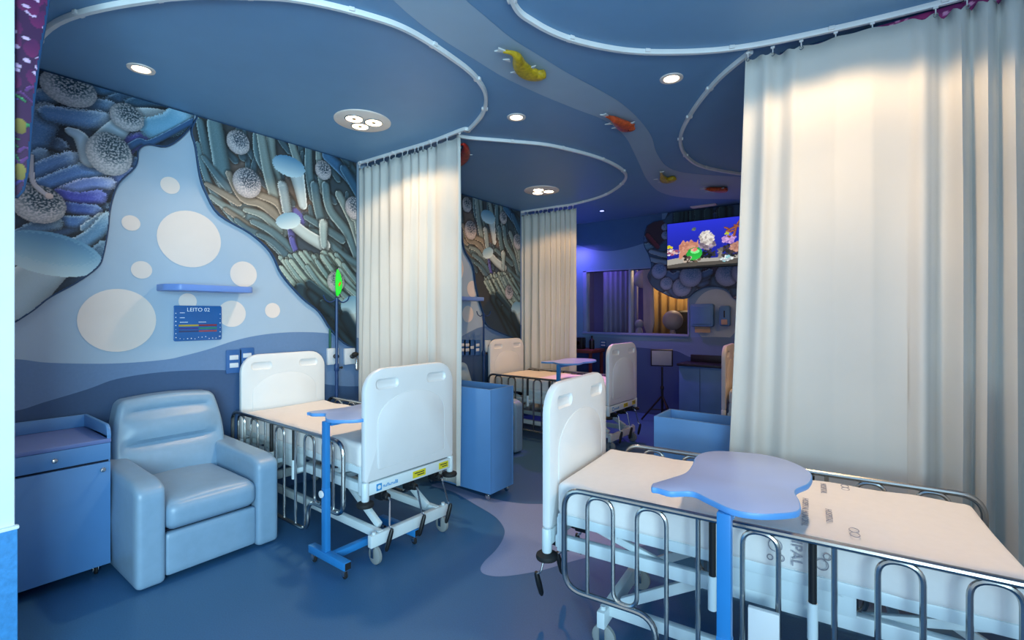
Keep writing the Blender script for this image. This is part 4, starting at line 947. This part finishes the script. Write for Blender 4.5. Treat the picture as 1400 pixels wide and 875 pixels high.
# --- seen through the observation window
bm = B()
for k, x in enumerate(np.linspace(-4.3, -3.55, 9)): pass
def drape(name, x0, x1, y, z0, z1, nf, amp, m, label):
    bm = B(); n = nf*10; v = []
    for i in range(n+1):
        t = i/n; a = amp*math.sin(2*PI*nf*t)
        v += [(x0+(x1-x0)*t, y+a, z0), (x0+(x1-x0)*t, y+a*.7, z1)]
    add_geo(bm, v, [(2*i, 2*i+2, 2*i+3, 2*i+1) for i in range(n)], 0, True); o = obj(name, bm, m); s = o.modifiers.new('thick', 'SOLIDIFY'); s.thickness = .004
    tag(o, label, 'curtain'); return o
dcur = mat('dim_curtain', '8a8aa8', .85)
drape('curtain', -3.85, -3.2, YB+1.1, .6, 2.75, 7, .03, dcur, 'long pale drape hanging behind the left window pane')
wcur = mat('warm_drape', 'c8a060', .8)
drape('curtain', -3.25, -1.95, YB+1.7, .5, 2.75, 9, .03, wcur, 'golden drape hanging in the warm light behind the right window pane')
bm = B(); o = [(p[0], p[1]) for p in fillet([(-.10, .55, 0), (-.09, -.35, 0), (-.02, -.52, 0), (.04, -.52, 0), (.085, -.30, 0), (.06, .58, 0)], .05, 4, True)]
prism(bm, o, -.02, .02, bev=.006, mtx=basis((1, 0, 0), (0, 0, 1), (-2.82, YB+.62, 1.62))); tag(obj('hanging_board', bm, M['balloon']), 'tall tapered pale board behind the right window pane', 'board')
bm = B(); sphere(bm, (-2.48, YB+.72, 1.36), .155, u=24, v=16); lathe(bm, [(.05, 1.12), (.04, 1.2), (.02, 1.24)], (-2.48, YB+.72, 0), 'z', 14); tag(obj('globe_lamp', bm, M['balloon']), 'pale round globe behind the right window pane', 'globe')
bm = B(); cushion(bm, -2.57, -2.25, YB+1.0, YB+1.2, 1.0, 1.52, .10, None, 10); tag(obj('office_chair_back', bm, M['black']), 'black chair back right of the pale globe behind the window', 'chair')
bm = B(); sphere(bm, (-3.03, YB+.88, 2.04), .15, u=24, v=16); tag(obj('globe_lamp', bm, M['balloon']), 'pale globe high beside the tapered board behind the window', 'globe')
bm = B(); box(bm, -3.2, -1.9, YB+.5, YB+.95, 1.0, 1.04, bev=.006); box(bm, -3.15, -3.1, YB+.55, YB+.9, 0, 1.0); box(bm, -2.0, -1.95, YB+.55, YB+.9, 0, 1.0); tag(obj('desk', bm, M['dgrey']), 'dark desk behind the observation window', 'desk')
bm = B(); sphere(bm, (-2.98, YB+.6, 1.30), .07); lathe(bm, [(.06, 1.04), (.075, 1.1), (.05, 1.2), (.03, 1.25)], (-2.98, YB+.6, 0), 'z', 14); tag(obj('figurine', bm, M['pgrey']), 'small round-headed ornament on the desk behind the window mullion', 'ornament')
# ================================================================== CEILING
def sweep_rail(pts):
    P = [Vector((p[0], p[1], 0)) for p in smoothp([(a, b, 0) for a, b in pts], 8)]; bm = B(); rings = []
    for i, p in enumerate(P):
        d = (P[min(i+1, len(P)-1)]-P[max(i-1, 0)]).normalized(); n = Vector((-d.y, d.x, 0))
        rings.append([bm.verts.new((p.x+n.x*a, p.y+n.y*a, CEIL-.001-h)) for a, h in ((-.013, 0), (.013, 0), (.013, .014), (.009, .024), (-.009, .024), (-.013, .014))])
    for a, b in zip(rings, rings[1:]):
        for k in range(6): bm.faces.new((a[k], a[(k+1) % 6], b[(k+1) % 6], b[k]))
    bm.faces.new(rings[0][::-1]); bm.faces.new(rings[-1]); bmesh.ops.recalc_face_normals(bm, faces=bm.faces[:])
    return bm, P
def make_track(label, pts, brackets=True):
    t = thing('curtain_track', label, 'curtain track', (0, 0, 0)); bm, P = sweep_rail(pts); obj('rail', bm, M['track'], t)
    acc = 0
    for a, b in zip(P, P[1:]):
        acc += (b-a).length
        if acc > .42:
            acc = 0; d = (b-a).normalized(); bm = B()
            box(bm, -.014, .014, -.022, .022, -.02, -.001, bev=.003, mtx=Matrix.Translation((b.x, b.y, CEIL)) @ Matrix.Rotation(math.atan2(d.y, d.x), 4, 'Z')); obj('bracket', bm, M['white'], t)
    return t
def pxt(l): return [on_z(x, y, CEIL-.01) for x, y in l]
T1 = [(-3.93, .52), (-3.2, .55), (-2.6, .78), (-2.25, 1.02)]+pxt([(415, 0), (500, 20), (560, 42), (620, 80), (650, 105), (664, 130), (660, 155), (640, 178)])+[(-2.53, 2.755), (-2.93, 2.79), (-3.4, 2.785), (-3.90, 2.78)]
T2 = [(-2.66, 2.82)]+pxt([(645, 188.5), (700, 193), (760, 200), (830, 220), (856, 242), (830, 265), (788, 278)])+[(-3.4, 5.47), (-3.92, 5.46)]
T3 = [(1.0, .75), (.2, .75), (-.6, .95), (-1.1, 1.35)]+pxt([(700, 0), (730, 30), (780, 53), (850, 68), (920, 71), (1000, 66), (1100, 48)])+[(.22, 2.955), (.6, 2.96), (1.0, 2.955)]
T4 = pxt([(1027, 70), (980, 110), (945, 155), (930, 190), (940, 215), (970, 230)])+[(-.9, 5.5), (-.3, 5.72), (1.0, 5.75)]
make_track('white oval ceiling curtain track over the nearest left bed', T1); make_track('white oval ceiling curtain track over the middle left bed', T2)
make_track('white curved ceiling curtain track over the right foreground bed', T3); make_track('white curved ceiling curtain track behind the large right curtain', T4)

def make_curtain(label, pts, folds, ztop, zbot, hooks=True, lean=None):
    """pts: top line in plan; folds: (width, amplitude) list normalised to the line's length"""
    t = thing('privacy_curtain', label, 'curtain', (0, 0, 0))
    P = [Vector(p) for p in smoothp([(a, b, 0) for a, b in pts], 10)]; d = [0]
    for a, b in zip(P, P[1:]): d.append(d[-1]+(b-a).length)
    T = d[-1]; W = sum(f[0] for f in folds)
    def at(s):
        s = max(0, min(T, s)); k = 0
        while k < len(d)-2 and d[k+1] < s: k += 1
        f = (s-d[k])/max(1e-9, d[k+1]-d[k]); p = P[k].lerp(P[k+1], f); e = (P[k+1]-P[k]).normalized(); return p, Vector((-e.y, e.x, 0))
    cols = []; acc = 0; sg = 1
    for i, (w, a) in enumerate(folds):
        n = max(4, int(w/W*T/.010)); n = min(n, 14)
        for k in range(n):
            f = k/n; cols.append(((acc+w*f)/W*T, sg*a*(math.sin(PI*f)**(.8 if sg > 0 else 1.5)), i, f))
        acc += w; sg = -sg
    cols.append((T, 0, len(folds), 0)); nz = 34; bm = B(); grid = []
    ph = [random.uniform(0, 6) for _ in folds]+[0]
    for s, a, i, f in cols:
        p, n = at(s); e = Vector((n.y, -n.x, 0)); col = []
        for k in range(nz+1):
            v = k/nz; z = ztop+(zbot-ztop)*v
            g = .45+.55*min(1, v*3)+.18*math.sin(2.2*v*3+ph[min(i, len(ph)-1)])
            q = p+n*(a*g+.006*math.sin(5*v+s*9))+e*(.010*v*math.sin(3*v+ph[min(i, len(ph)-1)]))
            if lean: q = q+Vector(lean(s/T, v))
            sag = -.018*math.sin(PI*f)*abs(a)/.03*(1-v) if hooks else 0
            col.append(bm.verts.new((q.x, q.y, z+sag)))
        grid.append(col)
    for a, b in zip(grid, grid[1:]):
        for k in range(nz):
            fc = bm.faces.new((a[k], b[k], b[k+1], a[k+1])); fc.smooth = True
    o = obj('cloth', bm, M['curtain'], t, 75); m = o.modifiers.new('thickness', 'SOLIDIFY'); m.thickness = .0025; m.offset = 0
    if hooks:
        acc = 0; me = None
        for i, (w, a) in enumerate(folds+[(0, 0)]):
            s = acc/W*T; acc += w
            if i % 2 and w < .08: continue
            p, n = at(min(max(s, .012), T-.012)); z1 = CEIL-.024
            bm = B(); tube(bm, [(0, 0, z1+.002), (0, 0, ztop-.006)], .0028, 6, 0); box(bm, -.009, .009, -.004, .004, z1-.008, z1+.002, 0); tube(bm, [(.009*math.cos(2*PI*q/10), 0, ztop-.012+.009*math.sin(2*PI*q/10)) for q in range(10)], .0025, 5, 1, closed=True)
            h = obj('hook', bm, [M['white'], M['steel']], t); h.location = (p.x, p.y, 0)
    return t
def fr_(n, w, a, jit=.3): return [(w*(1+random.uniform(-jit, jit)), a*(1+random.uniform(-jit, jit))) for _ in range(n)]
ZT = CEIL-.055
make_curtain('pale privacy curtain hanging right of the nearest left bed', [(-3.90, 2.78), (-3.4, 2.785), (-2.93, 2.78), (-2.57, 2.765)], fr_(9, .10, .026)+fr_(7, .075, .028)+[(.10, .02), (.16, .010), (.16, .010), (.05, .02)], ZT, .11)
make_curtain('pale privacy curtain at the far side of the middle left bed', [(-3.92, 5.46), (-3.6, 5.47), (-3.3, 5.485), (-3.07, 5.50)], fr_(6, .07, .02)+fr_(12, .055, .032)+[(.06, .02)], ZT, .11)
make_curtain('large pale privacy curtain filling the upper right beside the foreground bed', [(-.545, 2.855), (-.274, 2.90), (.0, 2.93), (.22, 2.955), (.6, 2.96), (1.0, 2.955)],
    [(.06, .022), (.045, .03), (.055, .026), (.05, .026), (.12, .014), (.12, -.006), (.115, .012), (.075, .05), (.05, .045), (.036, .045), (.03, .04), (.04, .05), (.03, .045)]+fr_(13, .034, .046), ZT+.005, .10, True, lambda s, v: (-.11*v*max(0, 1-s/.3), .03*v*max(0, 1-s/.3), 0))

# --- lamps
def downlight(label, x, y, r=.045, blue=False):
    X, Y = on_z(x, y, CEIL); t = thing('downlight', label, 'ceiling light', (X, Y, CEIL))
    bm = B(); lathe(bm, [(r*1.55, -.0005), (r*1.5, -.006), (r*1.1, -.007), (r, -.004), (r, -.0006)], (0, 0, 0), 'z', 28); obj('trim_ring', bm, M['lampw'] if not blue else M['pole'], t)
    bm = B(); lathe(bm, [(r*.98, -.003), (r*.9, -.0045), (r*.2, -.0052)], (0, 0, 0), 'z', 24); obj('lens', bm, M['lampb'] if blue else M['lampe'], t)
    return X, Y
DL = [downlight('small recessed downlight over the armchair at upper left', 193, 94), downlight('small recessed downlight left of the koi stream on the ceiling', 706, 160), downlight('small recessed downlight right of the koi stream on the ceiling', 918, 107)]
BLU = downlight('small blue glowing ceiling light near the back wall', 823, 288, .03, True)
def triple(label, X, Y):
    t = thing('cluster_ceiling_light', label, 'ceiling light', (X, Y, CEIL))
    bm = B(); lathe(bm, [(.205, -.0005), (.204, -.008), (.195, -.012), (.05, -.0125)], (0, 0, 0), 'z', 40); obj('plate', bm, M['lampw'], t)
    for k in range(3):
        a = R(37+120*k); c = (.082*math.cos(a), .082*math.sin(a), 0)
        bm = B(); lathe(bm, [(.068, -.012), (.068, -.018), (.06, -.019), (.06, -.0135)], c, 'z', 24); g = obj('lamp_ring', bm, M['chrome'], t)
        bm = B(); lathe(bm, [(.059, -.0135), (.05, -.016), (.02, -.0165)], c, 'z', 22); obj('lamp', bm, M['lampe'], g)
        bm = B(); lathe(bm, [(.016, -.016), (.014, -.02), (.005, -.021)], c, 'z', 14); obj('lamp_cap', bm, M['brass'], g)
TR = [(-3.04, 2.20), (-3.07, 4.68), (-.08, 2.40), (-.15, 4.95)]
triple('round ceiling light with three lamps over the nearest left bed', *TR[0]); triple('round ceiling light with three lamps over the middle left bed', *TR[1])
triple('round ceiling light with three lamps over the right foreground bed', *TR[2]); triple('round ceiling light with three lamps over the far right bed', *TR[3])
# --- koi on the ceiling
def koi(label, spine, w, m, head_end=True, z=CEIL-.028):
    t = thing('koi_ornament', label, 'fish ornament'); P = smoothp([(*on_z(x, y, CEIL-.02), 0) for x, y in spine], 6); n = len(P); bm = B(); rings = []
    for i, p in enumerate(P):
        f = i/(n-1); r = w*(.16+.84*math.sin(PI*min(1, max(0, (f-.05)/.95))**2.2)**.8) if f < .985 else w*.15
        r = max(r, w*.14); d = Vector(P[min(i+1, n-1)])-Vector(P[max(i-1, 0)]); d.normalize(); nn = Vector((-d.y, d.x, 0))
        rings.append([bm.verts.new((p[0]+nn.x*r*math.cos(2*PI*k/12), p[1]+nn.y*r*math.cos(2*PI*k/12), z+min(r, .024)*math.sin(2*PI*k/12))) for k in range(12)])
    for a, b in zip(rings, rings[1:]):
        for k in range(12): bm.faces.new((a[k], a[(k+1) % 12], b[(k+1) % 12], b[k])).smooth = True
    bm.faces.new(rings[0][::-1]); bm.faces.new(rings[-1]); bmesh.ops.recalc_face_normals(bm, faces=bm.faces[:])
    obj('body', bm, m, t, 80)
    a, b = Vector(P[0]), Vector(P[4]); d = (a-b).normalized(); nn = Vector((-d.y, d.x, 0)); q = [a-d*.01+nn*w*.16, a+d*w*.55+nn*w*.42, a+d*w*.5, a+d*w*.75-nn*w*.2, a-d*.01-nn*w*.16]
    bm = B(); prism(bm, [(v.x, v.y) for v in q], z-.004, z+.004, bev=.001); obj('tail_fin', bm, M['fin'], t)
    for f, s in ((.62, 1), (.62, -1), (.4, 1)):
        i = int(f*n); p = Vector(P[i]); d = (Vector(P[min(i+2, n-1)])-Vector(P[i-2])).normalized(); nn = Vector((-d.y, d.x, 0))*s
        q = [p+nn*w*.75+d*w*.3, p+nn*w*1.35-d*w*.25, p+nn*w*.75-d*w*.2]; bm = B(); prism(bm, [(v.x, v.y) for v in q], z-.003, z+.003); obj('fin', bm, M['fin'], t)
koi('large yellow koi on the pale ceiling stream, nearest of the fish', [(688, 68), (700, 70.5), (707, 76), (711, 87), (720, 97), (733, 101.5), (746, 99)], .062, M['fishy'])
koi('orange koi on the ceiling stream left of the right downlight', [(829, 157), (838, 161), (848, 167), (858, 173), (862, 172)], .072, M['fisho'])
koi('small yellow koi at the bend of the ceiling stream', [(904, 235), (905, 240), (908, 244.5), (914, 246), (921, 242)], .07, M['fishy'])
koi('orange koi farthest along the ceiling stream near the television', [(964, 257), (974, 258), (985, 259), (995, 258.5)], .085, M['fisho'])
koi('dark red fish on the ceiling behind the nearest left curtain', [(629, 197), (634, 196), (637, 201), (636, 209), (633, 217), (629, 224)], .05, M['fishr'])
X, Y = on_z(962, 281, CEIL); t = thing('air_vent', 'small pale ceiling vent near the back wall mural', 'vent', (X, Y, CEIL)); bm = B(); box(bm, -.16, .16, -.06, .06, -.012, -.001, bev=.003); obj('vent_frame', bm, M['lampw'], t)
for k in range(4): bm = B(); box(bm, -.14, .14, -.045+.026*k, -.03+.026*k, -.016, -.011); obj('slat', bm, M['lampw'], t)
# --- white folded sign holder hung on the foreground bed rail
c5, s5 = math.cos(R(5)), math.sin(R(5))
def bedp(x, y): return (-1.19+c5*x-s5*y, 2.15+s5*x+c5*y)
px_, py_ = bedp(.868, -.425); t = thing('sign_holder', 'white sign holder with small pink emblem hanging on the foreground bed side', 'sign holder', (px_, py_, .455), R(5))
bm = B(); box(bm, -.047, .047, -.012, .008, -.155, 0, bev=.003); obj('holder_plate', bm, M['white'], t)
bm = B(); box(bm, -.046, .046, -.016, .006, -.28, -.155, bev=.003); obj('holder_pocket', bm, M['frame'], t)
bm = B(); flat_poly(bm, [(r*math.cos(PI*k/4), -.0165, -.19+r*.8*math.sin(PI*k/4)) for k, r in zip(range(8), [.012, .005]*4)], 0, (0, -1, 0)); box(bm, -.026, -.0245, -.0168, -.0155, -.2, -.178); obj('emblem', bm, M['pink'], t)

# ================================================================== LIGHT
def light(name, kind, loc, power, col, target=None, **k):
    l = bpy.data.lights.new(name, kind); l.energy = power; l.color = col
    for a, b in k.items(): setattr(l, a, b)
    o = bpy.data.objects.new(name, l); COL.objects.link(o); o.location = loc
    if target is not None: o.rotation_euler = (Vector(target)-Vector(loc)).to_track_quat('-Z', 'Y').to_euler()
    return o
WARM1, WARM2 = (1., .67, .37), (1., .54, .20)
for (x, y), p, q, WARM in zip(TR, (44, 38, 42, 48), (62, 62, 55, 50), (WARM1, WARM2, WARM1, WARM2)):
    light('cluster_lamp', 'SPOT', (x, y, CEIL-.035), p, WARM, (x, y, 0), spot_size=R(146), spot_blend=.22, shadow_soft_size=.08)
    light('cluster_lamp_beam', 'SPOT', (x, y, CEIL-.035), q, WARM, (x, y, 0), spot_size=R(96), spot_blend=.8, shadow_soft_size=.08)
for (x, y), p in zip(DL, (8, 8, 10)): light('downlight_lamp', 'SPOT', (x, y, CEIL-.03), p, (1., .82, .62), (x, y, 0), spot_size=R(120), spot_blend=.9, shadow_soft_size=.04)
light('blue_led', 'SPOT', (*BLU, CEIL-.03), 110, (.72, .2, 1.), (-2.0, 5.5, 0), spot_size=R(84), spot_blend=.8, shadow_soft_size=.04)
light('corridor_window', 'AREA', (1.7, -1.5, 1.75), 85, (.56, .88, 1.), (-2.5, -.1, 1.6), shape='RECTANGLE', size=1.8, size_y=2.0, spread=R(105))
light('ceiling_fill_light', 'AREA', (1.6, -2.6, 1.3), 70, (.62, .88, 1.), (-.6, 1.0, 2.6), shape='RECTANGLE', size=1.6, size_y=1.2)  # unseen fill light added low behind the camera to brighten the ceiling
light('window_led_strip', 'AREA', (-3.75, YB-.25, 2.5), 5, (.32, .2, 1.), (-3.75, YB, 1.4), shape='RECTANGLE', size=.25, size_y=.05)
light('far_room_led', 'AREA', (-3.9, YB+.8, 2.7), 7, (.3, .18, 1.), (-3.6, YB+.6, 0), shape='DISK', size=.5)
light('far_room_lamp', 'POINT', (-2.5, YB+1.3, 2.3), 30, (1., .7, .35), shadow_soft_size=.06)
w = bpy.data.worlds.new('world'); SC.world = w; w.use_nodes = True; bg = w.node_tree.nodes['Background']; bg.inputs[0].default_value = (.70, .86, 1., 1); bg.inputs[1].default_value = .73
vs = SC.view_settings; SC.display_settings.display_device = 'sRGB'; vs.view_transform = 'Standard'; vs.look = 'None'; vs.gamma = 1; vs.exposure = .16; vs.use_curve_mapping = False
